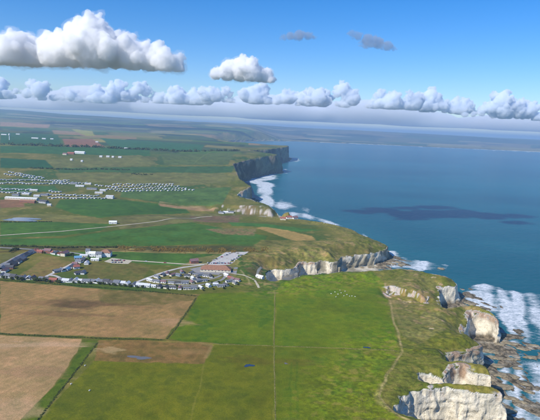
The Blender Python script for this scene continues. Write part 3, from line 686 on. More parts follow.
# ------------------------------------------------------------------ things on the land
def simple(name, col, rough=.8, var=.2, scale=1.5, spec=.2):
    m, n = mat(name)
    oc = N(n, 'ShaderNodeNewGeometry').outputs['Position']
    v = noise(n, oc, scale, 4, .6)
    c = np.array(col)
    finish(m, n, mixc(n, mrange(n, v, .3, .7), tuple(c*(1-var)), tuple(np.minimum(c*(1+var), .9))), rough, spec)
    return m
MW = {'white': simple('white_render', (.74, .73, .70), var=.08), 'cream': simple('cream_render', (.66, .60, .46), var=.1), 'grey': simple('grey_render', (.42, .42, .42), var=.12),
      'brick': simple('red_brick', (.30, .13, .085), var=.25), 'green': simple('green_cladding', (.30, .38, .28), var=.12), 'blue': simple('blue_paint', (.30, .40, .50), var=.1)}
MR = {'slate': simple('slate_roof', (.17, .18, .20), var=.25, scale=2.5), 'red': simple('red_tile_roof', (.33, .12, .085), var=.25, scale=2.5), 'brown': simple('brown_tile_roof', (.30, .155, .095), var=.22, scale=.6),
      'pale': simple('pale_roof', (.58, .59, .60), var=.12), 'blue': simple('blue_roof', (.14, .30, .46), var=.15), 'dark': simple('dark_felt_roof', (.085, .085, .09), var=.25), 'white': simple('white_roof', (.76, .76, .75), var=.06), 'mauve': simple('mauve_tile_roof', (.24, .14, .14), var=.2)}
M_GL = simple('window_glass', (.035, .045, .06), .12, .3, 1., .6)
M_DOOR = simple('door_paint', (.10, .12, .14), .5, .2)
M_CHIM = MW['brick']
M_TAR = simple('grey_asphalt', (.27, .26, .245), .95, .18, .4)
M_CON = simple('pale_concrete', (.50, .47, .42), .95, .14, .25)
M_LANE = simple('chalky_lane', (.50, .44, .31), .95, .18, .5)

ZG = np.full(NR*NC, np.nan); ZG[KEEP] = np.where(D >= 0, z, np.nan); ZG = ZG.reshape(NR, NC)
def gz(X, Y):
    r_ = min(max(int(np.searchsorted(ys, Y))-1, 0), NR-2); c_ = min(max(int(np.searchsorted(us, X/Y))-1, 0), NC-2)
    q = ZG[r_:r_+2, c_:c_+2]; fr = (Y-ys[r_])/(ys[r_+1]-ys[r_]); fc = (X/Y-us[c_])/(us[c_+1]-us[c_])
    v = (q[0, 0]*(1-fc)+q[0, 1]*fc)*(1-fr)+(q[1, 0]*(1-fc)+q[1, 1]*fc)*fr
    return float(v) if v == v else float(land_z(np.array([X]), np.array([Y]))[0])
def tag(o, label, cat, group=None):
    o['label'] = label; o['category'] = cat
    if group: o['group'] = group
    return o
def empty(name, X, Y, Z, rz=0., label=None, cat=None, group=None):
    o = bpy.data.objects.new(name, None); o.empty_display_size = 1; COL.objects.link(o)
    o.location = (X, Y, Z); o.rotation_euler = (0, 0, rz)
    if label: tag(o, label, cat, group)
    return o
def bmesh_obj(name, verts, faces, m, parent=None, smooth=False):
    me = bpy.data.meshes.new(name); me.from_pydata(verts, [], faces); me.update()
    for mm in (m if isinstance(m, (list, tuple)) else [m]): me.materials.append(mm)
    if smooth:
        for p in me.polygons: p.use_smooth = True
    o = bpy.data.objects.new(name, me); COL.objects.link(o)
    if parent: o.parent = parent
    return o
def box_data(x0, x1, y0, y1, z0, z1):
    v = [(x0, y0, z0), (x1, y0, z0), (x1, y1, z0), (x0, y1, z0), (x0, y0, z1), (x1, y0, z1), (x1, y1, z1), (x0, y1, z1)]
    return v, [(3, 2, 1, 0), (4, 5, 6, 7), (0, 1, 5, 4), (1, 2, 6, 5), (2, 3, 7, 6), (3, 0, 4, 7)]
MESHC = {}
def cached(key, fn):
    if key not in MESHC: MESHC[key] = fn()
    return MESHC[key]
def add(name, me, parent, loc=(0, 0, 0), m=None):
    o = bpy.data.objects.new(name, me); COL.objects.link(o); o.parent = parent; o.location = loc
    return o
def mk(name, v, f, m):
    me = bpy.data.meshes.new(name); me.from_pydata(v, [], f); me.update(); me.materials.append(m); return me
def wall_me(l, w, h, rh, hip, mk_m):
    """walls with gable peaks"""
    a, b = l/2, w/2
    v = [(-a, -b, -.6), (a, -b, -.6), (a, b, -.6), (-a, b, -.6), (-a, -b, h), (a, -b, h), (a, b, h), (-a, b, h)]
    f = [(0, 1, 5, 4), (2, 3, 7, 6)]
    if hip: f += [(1, 2, 6, 5), (3, 0, 4, 7)]
    else:
        v += [(a, 0, h+rh), (-a, 0, h+rh)]; f += [(1, 2, 6, 8, 5), (3, 0, 4, 9, 7)]
    return mk('wall', v, f, mk_m)
def roof_me(l, w, h, rh, hip, m):
    o_ = .35; a, b = l/2+o_, w/2+o_; dz = -o_*rh/(w/2); t = .16
    e = (w/2+.0 if hip else 0)
    r = a-e if hip else a
    v = []
    for k in (0, t):
        v += [(-a, -b, h+dz+k), (a, -b, h+dz+k), (a, b, h+dz+k), (-a, b, h+dz+k), (-r, 0, h+rh+k), (r, 0, h+rh+k)]
    f = [(6, 7, 11, 10), (8, 9, 10, 11), (7, 8, 11), (9, 6, 10), (1, 0, 4, 5), (3, 2, 5, 4), (2, 1, 5), (0, 3, 4), (0, 1, 7, 6), (1, 2, 8, 7), (2, 3, 9, 8), (3, 0, 6, 9)]
    return mk('roof', v, f, m)
def house(X, Y, rz, l, w, h, rh, wm, rm_, label, cat='house', name='house', group=None, hip=False, chimney=False, wins=3, z=None, porch=False):
    t = empty(name, X, Y, gz(X, Y) if z is None else z, rz, label, cat, group)
    key = (l, w, h, rh, hip)
    add('wall', cached(('w', key, wm), lambda: wall_me(l, w, h, rh, hip, MW[wm])), t)
    rf = add('roof', cached(('r', key, rm_), lambda: roof_me(l, w, h, rh, hip, MR[rm_])), t)
    ww = min(1.6, l/(wins+1)*.62); wh = 1.15
    wme = cached(('win', ww), lambda: mk('window', *box_data(-ww/2, ww/2, -.05, .05, 0, wh), M_GL))
    fr = cached(('fr', ww), lambda: mk('frame', *box_data(-ww/2-.12, ww/2+.12, -.03, .03, -.12, wh+.12), MW['white']))
    for side in (-1, 1):
        for k in range(wins):
            xx = -l/2+l*(k+.5)/wins
            if side == -1 and k == wins//2 and wins > 1:
                add('door', cached('door', lambda: mk('door', *box_data(-.48, .48, -.05, .05, 0, 2.0), M_DOOR)), t, (xx, side*(w/2+.03), .05)); continue
            wo_ = add('window', wme, t, (xx, side*(w/2+.05), max(.85, h-1.55)))
            add('frame', fr, wo_, (0, -side*.035, 0))
    if chimney:
        add('chimney', cached('chim', lambda: mk('chimney', *box_data(-.35, .35, -.35, .35, -.8, 1.1), M_CHIM)), rf, (l*.3, 0, h+rh))
    return t
ORD = 'first second third fourth fifth sixth seventh eighth ninth tenth eleventh twelfth thirteenth fourteenth fifteenth sixteenth seventeenth eighteenth nineteenth twentieth twenty-first twenty-second twenty-third twenty-fourth twenty-fifth twenty-sixth'.split()
CN = {'white': 'white', 'cream': 'cream', 'grey': 'grey', 'brick': 'brick', 'green': 'pale green', 'blue': 'pale blue'}
RN = {'slate': 'slate roof', 'red': 'red roof', 'brown': 'brown roof', 'pale': 'pale roof', 'blue': 'blue roof', 'dark': 'dark roof', 'white': 'white roof', 'mauve': 'dull purple roof'}
RND = random.Random(77)
USED = []
def row(pts, what, where, name, cat, dims, walls, roofs, wins=3, chimney=.3, turn=0., jit=.06, hip=0., cross=.38):
    W_ = [at(*p[:2]) for p in pts]; n_ = len(W_)
    for i, (X, Y) in enumerate(W_):
        a, b = W_[max(i-1, 0)], W_[min(i+1, n_-1)]
        an = math.atan2(b[1]-a[1], b[0]-a[0])+turn+RND.uniform(-jit, jit)*2+(math.pi/2 if RND.random() < cross else 0)
        p = pts[i]
        wm = p[2] if len(p) > 2 else RND.choice(walls); rm_ = p[3] if len(p) > 3 else RND.choice(roofs)
        l, w, h, rh = RND.choice(dims)
        house(X, Y, an, l, w, h, rh, wm, rm_, f'{CN[wm]} {what} with {RN[rm_]}, {ORD[i]} from the left {where}', cat, name, f'{what}s {where}', RND.random() < hip, RND.random() < chimney, wins)
        USED.append((X, Y, max(l, w)*.62))
BUN = [(9.5, 6.6, 2.7, 2.2), (8.5, 7, 3.4, 2.6), (8, 6, 2.6, 2.1), (10.5, 6.5, 2.7, 2.2)]
TWO = [(11, 8, 5.0, 2.8), (13, 8, 5.0, 2.8)]
CHA = [(9, 4.2, 2.6, 1.2), (10, 4.4, 2.7, 1.3), (7.5, 4.6, 2.6, 1.4), (8, 5, 2.8, 1.6)]
row([(2, 270), (6, 267), (10, 264.6), (14, 262), (18, 259.8), (22, 257.6), (26, 255.6), (29.5, 253.8), (33, 252.6)], 'house', 'in the slanting left street', 'house', 'house', [(13, 7.5, 3.2, 2.6), (11, 7, 3.2, 2.7)], ['white', 'grey', 'cream'], ['slate', 'slate', 'mauve', 'dark'], cross=.25)
row([(5, 271.5), (9.5, 268.5), (14, 265.5), (18.5, 262.5), (23, 260)], 'house', 'inside the slanting left street', 'house', 'house', [(12, 7, 3, 2.4)], ['white', 'brick', 'grey'], ['slate', 'mauve', 'dark'])
row([(36, 252, 'cream', 'red'), (40, 252.6, 'brick', 'red'), (48, 253, 'brick', 'mauve'), (51.5, 253.4, 'white', 'red'), (55.5, 253.8, 'white', 'slate'), (60.5, 254.8, 'white', 'red'), (65, 255.4, 'cream', 'mauve')], 'house', 'in the upper row', 'house', 'house', BUN+TWO, ['white'], ['red'], chimney=.7)
row([(57, 272, 'grey', 'slate'), (62.5, 271, 'white', 'slate'), (67.5, 270, 'white', 'blue'), (71.5, 267.4, 'grey', 'slate'), (75, 265, 'brick', 'mauve'), (79, 262.4, 'white', 'slate'), (83, 260.6, 'cream', 'slate')], 'house', 'along the inn lane', 'house', 'house', BUN, ['white'], ['slate'], chimney=.4)
row([(76.5, 268.4, 'white', 'red'), (78.5, 274, 'grey', 'dark'), (83, 273.6, 'white', 'slate'), (86.8, 264, 'white', 'pale')], 'house', 'right of the inn lane', 'house', 'house', BUN, ['white'], ['slate'])
row([(2, 277), (8, 277.4), (13.5, 278), (19, 278.6), (23.5, 279), (28.5, 279.2, 'cream', 'pale'), (33, 279), (42, 279.8), (47, 280.2), (53.5, 281, 'brick', 'red'), (62, 281), (66, 281.8, 'white', 'pale'), (71, 281.8, 'white', 'slate'), (76, 282), (81, 282, 'white', 'pale'), (86.5, 282.2)], 'bungalow', 'beside the ploughed field', 'bungalow', 'bungalow', BUN, ['white', 'cream', 'grey', 'white'], ['slate', 'pale', 'slate', 'dark'])
row([(92, 282.2), (97, 282.4, 'white', 'pale'), (101.5, 282.6), (106.5, 283), (111.5, 283.6, 'grey', 'dark'), (117, 284, 'grey', 'slate'), (122, 284.2), (127.5, 284.6), (134, 285.6), (140, 286), (146.5, 286.6, 'white', 'pale')], 'bungalow', 'beside the stubble field', 'bungalow', 'bungalow', BUN, ['white', 'cream', 'grey'], ['slate', 'pale', 'dark'])
row([(153, 287, 'white', 'pale'), (159.5, 287.6), (166, 288), (173, 288.6), (180, 289), (187, 289.4), (194, 289), (201, 288.4, 'cream', 'pale'), (208.5, 286.6, 'white', 'pale'), (215.5, 285.4, 'blue', 'pale'), (221, 286.8), (226, 285.6)], 'chalet', 'in the front chalet row', 'chalet', 'chalet', CHA, ['white', 'white', 'cream', 'grey'], ['slate', 'pale', 'mauve', 'dark'], 3, 0.)
row([(150, 281, 'white', 'pale'), (156.5, 282.4, 'white', 'slate'), (163, 282.8, 'white', 'mauve'), (171.5, 283.6, 'white', 'slate'), (178, 283.8, 'white', 'dark'), (184.8, 283.8, 'white', 'slate'), (192, 283, 'cream', 'mauve'), (198.5, 281.8, 'grey', 'slate'), (204, 281.2, 'white', 'slate')], 'chalet', 'in the middle chalet row', 'chalet', 'chalet', CHA, ['white'], ['slate'], 3, 0.)
row([(157, 277.6), (162.5, 275.8), (167.5, 274.4), (172.5, 275.6), (178.5, 275.8), (182, 272.6), (187, 276.6), (191, 273.6), (196, 275.4), (200.5, 275.6), (206, 276.6), (210.5, 277), (193, 279.2), (198, 278.6)], 'chalet', 'in the back chalet row', 'chalet', 'chalet', CHA, ['white', 'white', 'cream', 'blue'], ['slate', 'pale', 'mauve', 'dark'], 3, 0., 0., .35)
row([(226.5, 276, 'white', 'white'), (230, 278.4, 'brick', 'red'), (233.5, 280, 'grey', 'mauve'), (237.5, 281, 'white', 'mauve'), (229, 282.2, 'white', 'slate'), (235, 284, 'cream', 'slate')], 'cabin', 'right of the chalets', 'cabin', 'cabin', CHA, ['white'], ['red'], 3, 0., 0., .5)
def one(px, py, rz, dims, wm, rm_, label, cat, name, wins=3, hip=False, chim=False):
    X, Y = at(px, py); USED.append((X, Y, max(dims[:2])*.62))
    return house(X, Y, rz, *dims, wm, rm_, label, cat, name, None, hip, chim, wins)
one(216, 270.6, .03, (46, 17, 3.6, 5.2), 'cream', 'brown', 'long hall with broad brown tiled roof beside the car park', 'hall', 'hall', 9, True)
one(194, 263, .5, (13, 8, 4.5, 3.), 'brick', 'mauve', 'dark red house standing alone above the lane by the car park', 'house', 'house', 3, False, True)
one(106, 256, .08, (17, 13, 7., 4.2), 'white', 'brown', 'big white inn with broad brown roof beside the gravel yard', 'inn', 'inn', 4, True, True)
one(99.5, 257, .08, (9, 11, 6., 3.2), 'white', 'slate', 'white wing left of the big inn with slate roof', 'building', 'inn_wing', 2)
one(92.5, 256.2, .1, (10, 8, 5.2, 3.), 'white', 'white', 'white building with white gable next to the inn', 'building', 'outbuilding', 2)
one(88.2, 254.2, .1, (7, 6, 6.5, 3.2), 'white', 'slate', 'tall narrow white house left of the inn', 'house', 'house', 2, False, True)
one(95, 260.6, .1, (12, 5, 2.8, 1.4), 'white', 'white', 'low white annexe in front of the inn', 'building', 'annexe', 3)
one(78, 259, .4, (11, 8, 3, 2.4), 'grey', 'blue', 'grey house with blue-grey roof above the lane', 'house', 'house')
one(84, 256.8, .1, (12, 5, 2.8, 1.6), 'cream', 'pale', 'low cream shed left of the inn', 'shed', 'shed')
one(260, 276.4, -.6, (12, 6, 3.2, 1.8), 'white', 'white', 'small white building above the cove beach', 'building', 'boathouse', 2)
for k, (a_, b_, rf_) in enumerate([(283, 219.8, 'red'), (289, 218.8, 'red'), (295, 218.9, 'mauve')]):
    one(a_, b_, .3*k, (15, 9, 4.5, 3.6), 'white' if k else 'cream', rf_, f'{"cream" if k == 0 else "white"} cottage with {RN[rf_]} on the low point, {ORD[k]} from the left', 'cottage', 'cottage', 3, False, True)
for k, (a_, b_) in enumerate([(221, 213.4), (226, 213), (231, 212.8)]):
    one(a_, b_, .1, (15, 7, 3.5, 2.), 'white', 'slate' if k != 1 else 'white', f'white building above the brown bank, {ORD[k]} from the left', 'building', 'farm_building', 3)
one(113, 223.6, .2, (16, 9, 4, 2.5), 'white', 'white', 'lone white shed beside the long lane', 'shed', 'shed')
one(22, 199.6, .02, (84, 16, 5, 2.), 'cream', 'white', 'long clubhouse with white roof in front of the caravan park', 'building', 'clubhouse', 12)
one(28, 202.6, .02, (38, 12, 4.5, 3), 'brick', 'brown', 'brown building in front of the long clubhouse', 'building', 'building', 6)
one(43.5, 203, -.35, (26, 13, 5, 3.5), 'grey', 'dark', 'dark building at the right end of the clubhouse', 'building', 'building', 4)
one(49.5, 206, .1, (9, 8, 4, 2), 'cream', 'pale', 'small cream kiosk on the lane below the clubhouse', 'kiosk', 'kiosk', 2)
one(110, 198.2, .05, (20, 16, 6, 2.5), 'white', 'pale', 'square white block at the right end of the near caravans', 'building', 'building', 4)
for k, (a_, b_, l_) in enumerate([(16, 195.6, 18), (26, 194.8, 20), (37, 196.6, 16), (44.5, 195.6, 20), (34, 191, 22), (80, 186.6, 26), (92, 189.4, 30), (99, 193.6, 22), (103, 191, 18), (74, 184, 22), (88, 184.6, 20)]):
    one(a_, b_, .1, (l_, 11, 3.5, 2), ['grey', 'cream', 'white'][k % 3], ['slate', 'pale', 'pale'][k % 3], f'low {["grey", "cream", "white"][k % 3]} hut among the caravans, {ORD[k]} in order from the clubhouse', 'hut', 'hut', 4)
# far farm, sheds and mast
one(80, 153.6, .03, (46, 20, 7, 4), 'white', 'white', 'long white barn of the far farm', 'barn', 'barn', 6)
one(71, 154.2, .1, (30, 18, 5, 5), 'brick', 'red', 'red-roofed farm building left of the white barn', 'barn', 'barn', 5)
one(65, 154.8, .0, (18, 12, 5, 4), 'cream', 'mauve', 'small farmhouse at the left end of the far farm', 'house', 'farmhouse', 3)
for k, (a_, b_, l_) in enumerate([(35, 138.6, 44), (44, 139.2, 24), (52, 139.4, 20), (101, 157.2, 12), (108, 157.2, 14), (113, 157.6, 9), (120, 157.8, 14), (71.5, 160.4, 9), (82, 161.8, 8), (126, 149, 18), (97, 142.4, 18), (4, 135, 40), (18, 134.6, 30)]):
    one(a_, b_, .05, (l_, 10, 4.5, 2.5), 'white', 'white' if k % 2 else 'pale', f'far white shed in the fields, {ORD[k]} counting from the mast side', 'shed', 'shed', 4)

# caravans of the far park
def caravan_me(wm, rm_):
    l, w, h = 11.5, 4.0, 3.0
    v, f = box_data(-l/2, l/2, -w/2, w/2, .3, h-.3); n0 = len(v)
    v += [(-l/2-.15, -w/2-.15, h-.3), (l/2+.15, -w/2-.15, h-.3), (l/2+.15, w/2+.15, h-.3), (-l/2-.15, w/2+.15, h-.3), (-l/2-.15, 0, h+.35), (l/2+.15, 0, h+.35)]
    f += [(n0, n0+1, n0+5, n0+4), (n0+2, n0+3, n0+4, n0+5), (n0+1, n0+2, n0+5), (n0+3, n0, n0+4)]; r0 = len(f)
    for xx in (-3.9, -1.3, 1.3, 3.9):
        for s_ in (-1, 1):
            a_, b_ = box_data(xx-.65, xx+.65, s_*(w/2+.02)-.03, s_*(w/2+.02)+.03, 1.3, 2.2); k0 = len(v); v += a_; f += [tuple(i+k0 for i in q) for q in b_]
    k1 = len(f)
    a_, b_ = box_data(-l/2+.2, l/2-.2, -w/2+.2, w/2-.2, -.6, .3); k0 = len(v); v += a_; f += [tuple(i+k0 for i in q) for q in b_]
    me = mk('static_caravan', v, f, MW[wm])
    me.materials.append(MR[rm_]); me.materials.append(M_GL); me.materials.append(MR['dark'])
    for i, p in enumerate(me.polygons): p.material_index = 0 if i < 6 else 1 if i < r0 else 2 if i < k1 else 3
    return me
CVM = [caravan_me('white', 'white'), caravan_me('white', 'pale'), caravan_me('cream', 'pale'), caravan_me('white', 'white'), caravan_me('green', 'pale')]
def caravans(p0, p1, n_, where, turn, jit=.5):
    for k in range(n_):
        f_ = k/(n_-1) if n_ > 1 else .5
        X, Y = at(p0[0]+(p1[0]-p0[0])*f_+RND.uniform(-jit, jit), p0[1]+(p1[1]-p0[1])*f_+RND.uniform(-.45, .45))
        o = bpy.data.objects.new('static_caravan', RND.choice(CVM)); COL.objects.link(o)
        o.location = (X, Y, gz(X, Y)+.1); o.rotation_euler = (0, 0, turn+RND.uniform(-.12, .12)); o.scale = (.92, 1.0, 1.)
        tag(o, f'pale static caravan, {ORD[k]} from the left {where}', 'caravan', f'caravans {where}')
caravans((10, 172.6), (43, 178), 12, 'in the topmost left tier', 1.25)
caravans((5, 174.2), (36, 178.4), 11, 'in the second left tier', 1.25)
caravans((1, 180.2), (68, 181), 22, 'in the long upper row left of the huts', 1.2)
caravans((1, 183.4), (70, 184.2), 22, 'in the long lower row left of the huts', 1.2)
caravans((0, 189.4), (30, 190), 10, 'in the short row behind the clubhouse huts', 1.2)
caravans((0, 192.8), (30, 193.2), 9, 'just behind the long clubhouse', 1.2)
caravans((50, 191.6), (60, 192.4), 4, 'right behind the dark building', 1.2)
caravans((47, 195), (98, 196.4), 16, 'in the near row right of the clubhouse', 1.25)
caravans((50, 198.2), (106, 198.8), 17, 'in the nearest row above the green field', 1.25)
caravans((54, 182), (90, 183.6), 11, 'in the crowded middle behind the huts', 1.25)
caravans((96, 185.4), (116, 188.2), 7, 'beside the square white block', 1.25)
caravans((114, 184.6), (173, 184.8), 19, 'in the farthest row of the right-hand field', 1.3)
caravans((110, 187), (178, 186.6), 22, 'in the second row of the right-hand field', 1.3)
caravans((108, 189.4), (186, 188.6), 25, 'in the third row of the right-hand field', 1.3)
caravans((116, 191.4), (193, 190.4), 23, 'in the nearest row of the right-hand field', 1.3)

# mast at the far left
mx, my = at(9.5, 140); t = empty('water_tower', mx, my, gz(mx, my), 0, 'tall pale water tower in the far fields at the left', 'tower')
def lathe(prof, seg=16):
    v, f = [], []
    for r_, z_ in prof:
        for k in range(seg): v.append((r_*math.cos(2*math.pi*k/seg), r_*math.sin(2*math.pi*k/seg), z_))
    for i in range(len(prof)-1):
        for k in range(seg): f.append((i*seg+k, i*seg+(k+1) % seg, (i+1)*seg+(k+1) % seg, (i+1)*seg+k))
    return v, f
bmesh_obj('shaft', *lathe([(3, -2), (2.4, 12), (2.2, 26)]), MW['white'], t, True); bmesh_obj('tank', *lathe([(2.25, 25), (5, 29), (5.2, 36), (3, 38.5), (.1, 39)]), MW['white'], t, True)

# ------------------------------------------------------------------ roads, yards, ponds
def drape(name, P, m, z=.12):
    """closed outline filled as a grid of quads following the ground"""
    X = np.array(P); x0, y0 = X.min(0); x1, y1 = X.max(0); n_ = 26
    bm = bmesh.new(); vs_ = [bm.verts.new((a_, b_, 0)) for a_, b_ in P]; bm.faces.new(vs_)
    bmesh.ops.triangulate(bm, faces=bm.faces[:]); bmesh.ops.subdivide_edges(bm, edges=bm.edges[:], cuts=3, use_grid_fill=True)
    for v in bm.verts: v.co.z = gz(v.co.x, v.co.y)+z
    bmesh.ops.recalc_face_normals(bm, faces=bm.faces[:])
    for f_ in bm.faces:
        if f_.normal.z < 0: f_.normal_flip()
    me = bpy.data.meshes.new(name); bm.to_mesh(me); bm.free(); me.materials.append(m)
    o = link(bpy.data.objects.new(name, me)); o['kind'] = 'structure'; return o
def road(name, line, w, m, z=.16):
    P = [np.array(at(*p)) for p in line]; pts = []
    for a_, b_ in zip(P[:-1], P[1:]):
        k = max(2, int(np.hypot(*(b_-a_))/6)); pts += [a_+(b_-a_)*i/k for i in range(k)]
    pts.append(P[-1]); pts = np.array(pts); 
    for _ in range(4): pts[1:-1] = (pts[:-2]+2*pts[1:-1]+pts[2:])/4
    tg = np.gradient(pts, axis=0); tg /= np.linalg.norm(tg, axis=1)[:, None]+1e-9; nr = np.stack([-tg[:, 1], tg[:, 0]], 1)
    v, f = [], []
    for i, (p, q) in enumerate(zip(pts, nr)):
        ww = w/2*(1+.12*math.sin(i*1.7))
        for s_ in (-1, 0, 1): xx, yy = p+q*ww*s_; v.append((xx, yy, gz(xx, yy)+z+(.03 if s_ == 0 else 0)))
    for i in range(len(pts)-1):
        for s_ in (0, 1): f.append((i*3+s_+1, i*3+s_, i*3+s_+3, i*3+s_+4))
    o = bmesh_obj(name, v, f, m)
    if sum(p.normal.z for p in o.data.polygons) < 0: o.data.flip_normals()
    o['kind'] = 'structure'; return o
road('road', [(-6, 268), (4, 263.5), (18, 256), (34, 249.5), (46, 249.8)], 6, M_TAR)
road('road', [(-8, 247), (20, 248.6), (40, 250), (72, 252.4), (86, 255)], 5, M_TAR)
road('road', [(132, 260.6), (160, 262.4), (190, 264.6), (207, 264)], 5, M_LANE)
road('path', [(-6, 236), (60, 231.6), (112, 226.6), (160, 221), (200, 217.2), (212, 216.4)], 4.5, M_LANE, .35)
road('road', [(40, 279.5), (52, 273.6), (66, 266.8), (78, 261), (86, 258.4)], 5, M_CON)
road('road', [(48, 274.8), (60, 276.2), (60, 279)], 5, M_CON)
road('road', [(133, 283.6), (148, 277.8), (164, 272), (180, 267.8), (204, 264.6)], 5, M_CON)
road('road', [(150, 284.6), (175, 286), (204, 284.6), (222, 280.6), (228, 273)], 4.5, M_TAR)
road('road', [(150, 279.6), (172, 279.6), (190, 281), (212, 279.4), (222, 275)], 4, M_TAR)
road('path', [(228, 273), (240, 273.6), (249, 277), (256, 281), (259, 288)], 3.2, M_LANE)
road('path', [(262, 262), (258, 268), (256, 276), (262, 280)], 3.5, M_LANE)
drape('car_park', wp([(226, 252), (249, 251.6), (239, 258), (230, 264.8), (207, 265.4), (213, 260.4)]), M_CON)
drape('yard', wp([(190, 269), (204, 266), (238, 267), (236, 275), (226, 276), (196, 272.6)]), M_TAR, .09)
drape('gravel_yard', wp([(104, 261.6), (112, 258), (133, 260.4), (128, 264), (112, 263.4)]), M_LANE, .12)
M_POND, n = mat('pond_water'); finish(M_POND, n, (.035, .06, .10), .06, .5)
M_PUD, n = mat('muddy_water'); finish(M_PUD, n, (.16, .15, .13), .10, .5)
M_LAKE, n = mat('lake_water'); finish(M_LAKE, n, (.10, .14, .18), .08, .5)
def pond(px, py, rx, ry, m, z=.10, seed=0, ang=0.):
    cx, cy = at(px, py); P = []
    for k in range(28):
        a_ = 2*math.pi*k/28; q = 1+.35*math.sin(2*a_+seed)+.22*math.sin(3*a_+seed*2.1)+.12*math.sin(5*a_+seed)
        u_, v_ = rx*q*math.cos(a_), ry*q*math.sin(a_); P.append((cx+u_*math.cos(ang)-v_*math.sin(ang), cy+u_*math.sin(ang)+v_*math.cos(ang)))
    zz = float(np.mean([gz(*p) for p in P]))+z
    v = [(a_, b_, zz) for a_, b_ in P]; o = bmesh_obj('pond', v, [tuple(range(28))], m); o['kind'] = 'structure'
pond(249, 365.5, 3.6, 3.2, M_POND, .2, 1); pond(367, 347.5, 3.2, 1.8, M_POND, .2, 2); pond(140, 357.5, 10, 3.2, M_PUD, .12, 3, .05); pond(286, 363.5, 2, 1.2, M_PUD, .12, 4)
pond(20, 219.5, 48, 15, M_LAKE, .35, 5, .03)

# ------------------------------------------------------------------ vegetation
def leafmat(name, c1, c2):
    m, n = mat(name); p_ = N(n, 'ShaderNodeNewGeometry').outputs['Position']
    finish(m, n, mixc(n, mrange(n, noise(n, p_, .7, 3, .6), .35, .65), c1, c2), .85, .15); return m
M_LEAF = leafmat('dark_leaves', (.035, .055, .014), (.085, .11, .03)); M_GORSE = leafmat('gorse_leaves', (.34, .21, .03), (.15, .12, .035)); M_TUFT = leafmat('rough_grass_tufts', (.20, .20, .05), (.32, .28, .12))
M_HEDGE = leafmat('hedge_leaves', (.06, .085, .02), (.13, .14, .045))
M_BARK = simple('bark', (.10, .075, .055), .95)
def leaves(cen, rad, n_, size, rnd):
    """leaf-sized tilted faces spread through a lumpy ellipsoid"""
    d = rnd.normal(size=(n_, 3)); d /= np.linalg.norm(d, axis=1)[:, None]
    r = rnd.random(n_)**.35
    c = np.asarray(cen)+d*np.asarray(rad)*(r*(.8+.35*rnd.random(n_)))[:, None]
    a = rnd.normal(size=(n_, 3)); a /= np.linalg.norm(a, axis=1)[:, None]; b = np.cross(a, d); b /= np.linalg.norm(b, axis=1)[:, None]+1e-6
    s_ = (size*(.6+.8*rnd.random(n_)))[:, None]
    return np.stack([c-a*s_, c+b*s_*.7, c+a*s_, c-b*s_*.7], 1).reshape(-1, 3)
def leaf_mesh(name, vv, m):
    return mesh_np(name, vv, np.arange(len(vv)).reshape(-1, 4), [m], False)
nr_ = np.random.default_rng(5)
SHR = []
for k in range(4):
    vv = np.concatenate([leaves((nr_.normal()*.5, nr_.normal()*.5, .9+.5*nr_.random()), (.9, .9, .8), 70, .22, nr_) for _ in range(5)])
    SHR.append(leaf_mesh('crown', vv, M_LEAF))
TRK = mk('trunk', *lathe([(.12, -.4), (.09, .6), (.05, 1.5)], 6), M_BARK)
def shrub(px, py, s_, label, group, name='shrub'):
    X, Y = at(px, py); t = empty(name, X, Y, gz(X, Y), RND.uniform(0, 6), label, 'shrub', group)
    t.scale = (s_, s_, s_*RND.uniform(.8, 1.2)); add('crown', RND.choice(SHR), t); add('trunk', TRK, t)
for k, (a_, b_) in enumerate([(4.5, 279), (11, 279.6), (16.5, 280), (21, 280.4), (34.5, 280.6), (36.5, 281), (38.5, 281.2), (40, 281.4), (44.5, 282), (49.5, 282.4), (57, 282.4), (59, 282.8)]):
    shrub(a_, b_, RND.uniform(1.7, 2.6), f'dark green shrub, {ORD[k]} from the left in front of the lower bungalows', 'shrubs in front of the lower bungalows')
for k, (a_, b_) in enumerate([(73.5, 283.4), (79, 283.8), (84, 284), (90, 284), (99.5, 284.4), (104, 284.8), (109, 285.2), (114, 285.6), (120, 286), (125, 286.2), (131, 287), (137, 287.6), (143, 288)]):
    shrub(a_, b_, RND.uniform(1.3, 2.1), f'garden shrub, {ORD[k]} from the left behind the stubble field', 'garden shrubs behind the stubble')
for k, (a_, b_) in enumerate([(67.5, 255.8), (69.5, 255.6), (71.5, 255.4), (73, 256.4), (44.5, 253.4), (57.5, 254.6), (14.5, 249.6), (16.5, 250.4), (18.5, 249.8), (12.5, 251), (10.5, 252.4), (86, 260.6), (89.5, 258.8)]):
    shrub(a_, b_, RND.uniform(1.6, 2.5), f'dark shrub, {ORD[k]} of those around the upper houses', 'shrubs around the upper houses')
for k, (a_, b_) in enumerate([(176.5, 286.2), (190, 287.2), (205.5, 285), (212, 283), (219, 283), (160, 280), (187, 279), (170, 278), (223.5, 289), (203, 291), (213, 289.6), (232, 287), (168.5, 290.2), (238, 285.4)]):
    shrub(a_, b_, RND.uniform(1.0, 1.8), f'small green shrub, {ORD[k]} of those among the chalets', 'shrubs among the chalets')
def hedge(line, w, h, dens, m, label, name='hedge', cat='hedge', size=.35, jit=.5, stuff=False):
    P = [np.array(at(*p)) for p in line]; out = []
    for a_, b_ in zip(P[:-1], P[1:]):
        L = np.hypot(*(b_-a_)); k = max(2, int(L/(w*.55)))
        for i in range(k):
            q = a_+(b_-a_)*(i+nr_.random())/k+nr_.normal(size=2)*jit*w*.5
            hh = h*(.45+.8*nr_.random())
            if nr_.random() < .12: continue
            out.append(leaves((q[0], q[1], gz(*q)+hh*.4), (w*.55, w*.55, hh*.62), dens, size, nr_))
    o = link(bpy.data.objects.new(name, leaf_mesh(name, np.concatenate(out), m)))
    if stuff: o['kind'] = 'stuff'
    tag(o, label, cat); return o
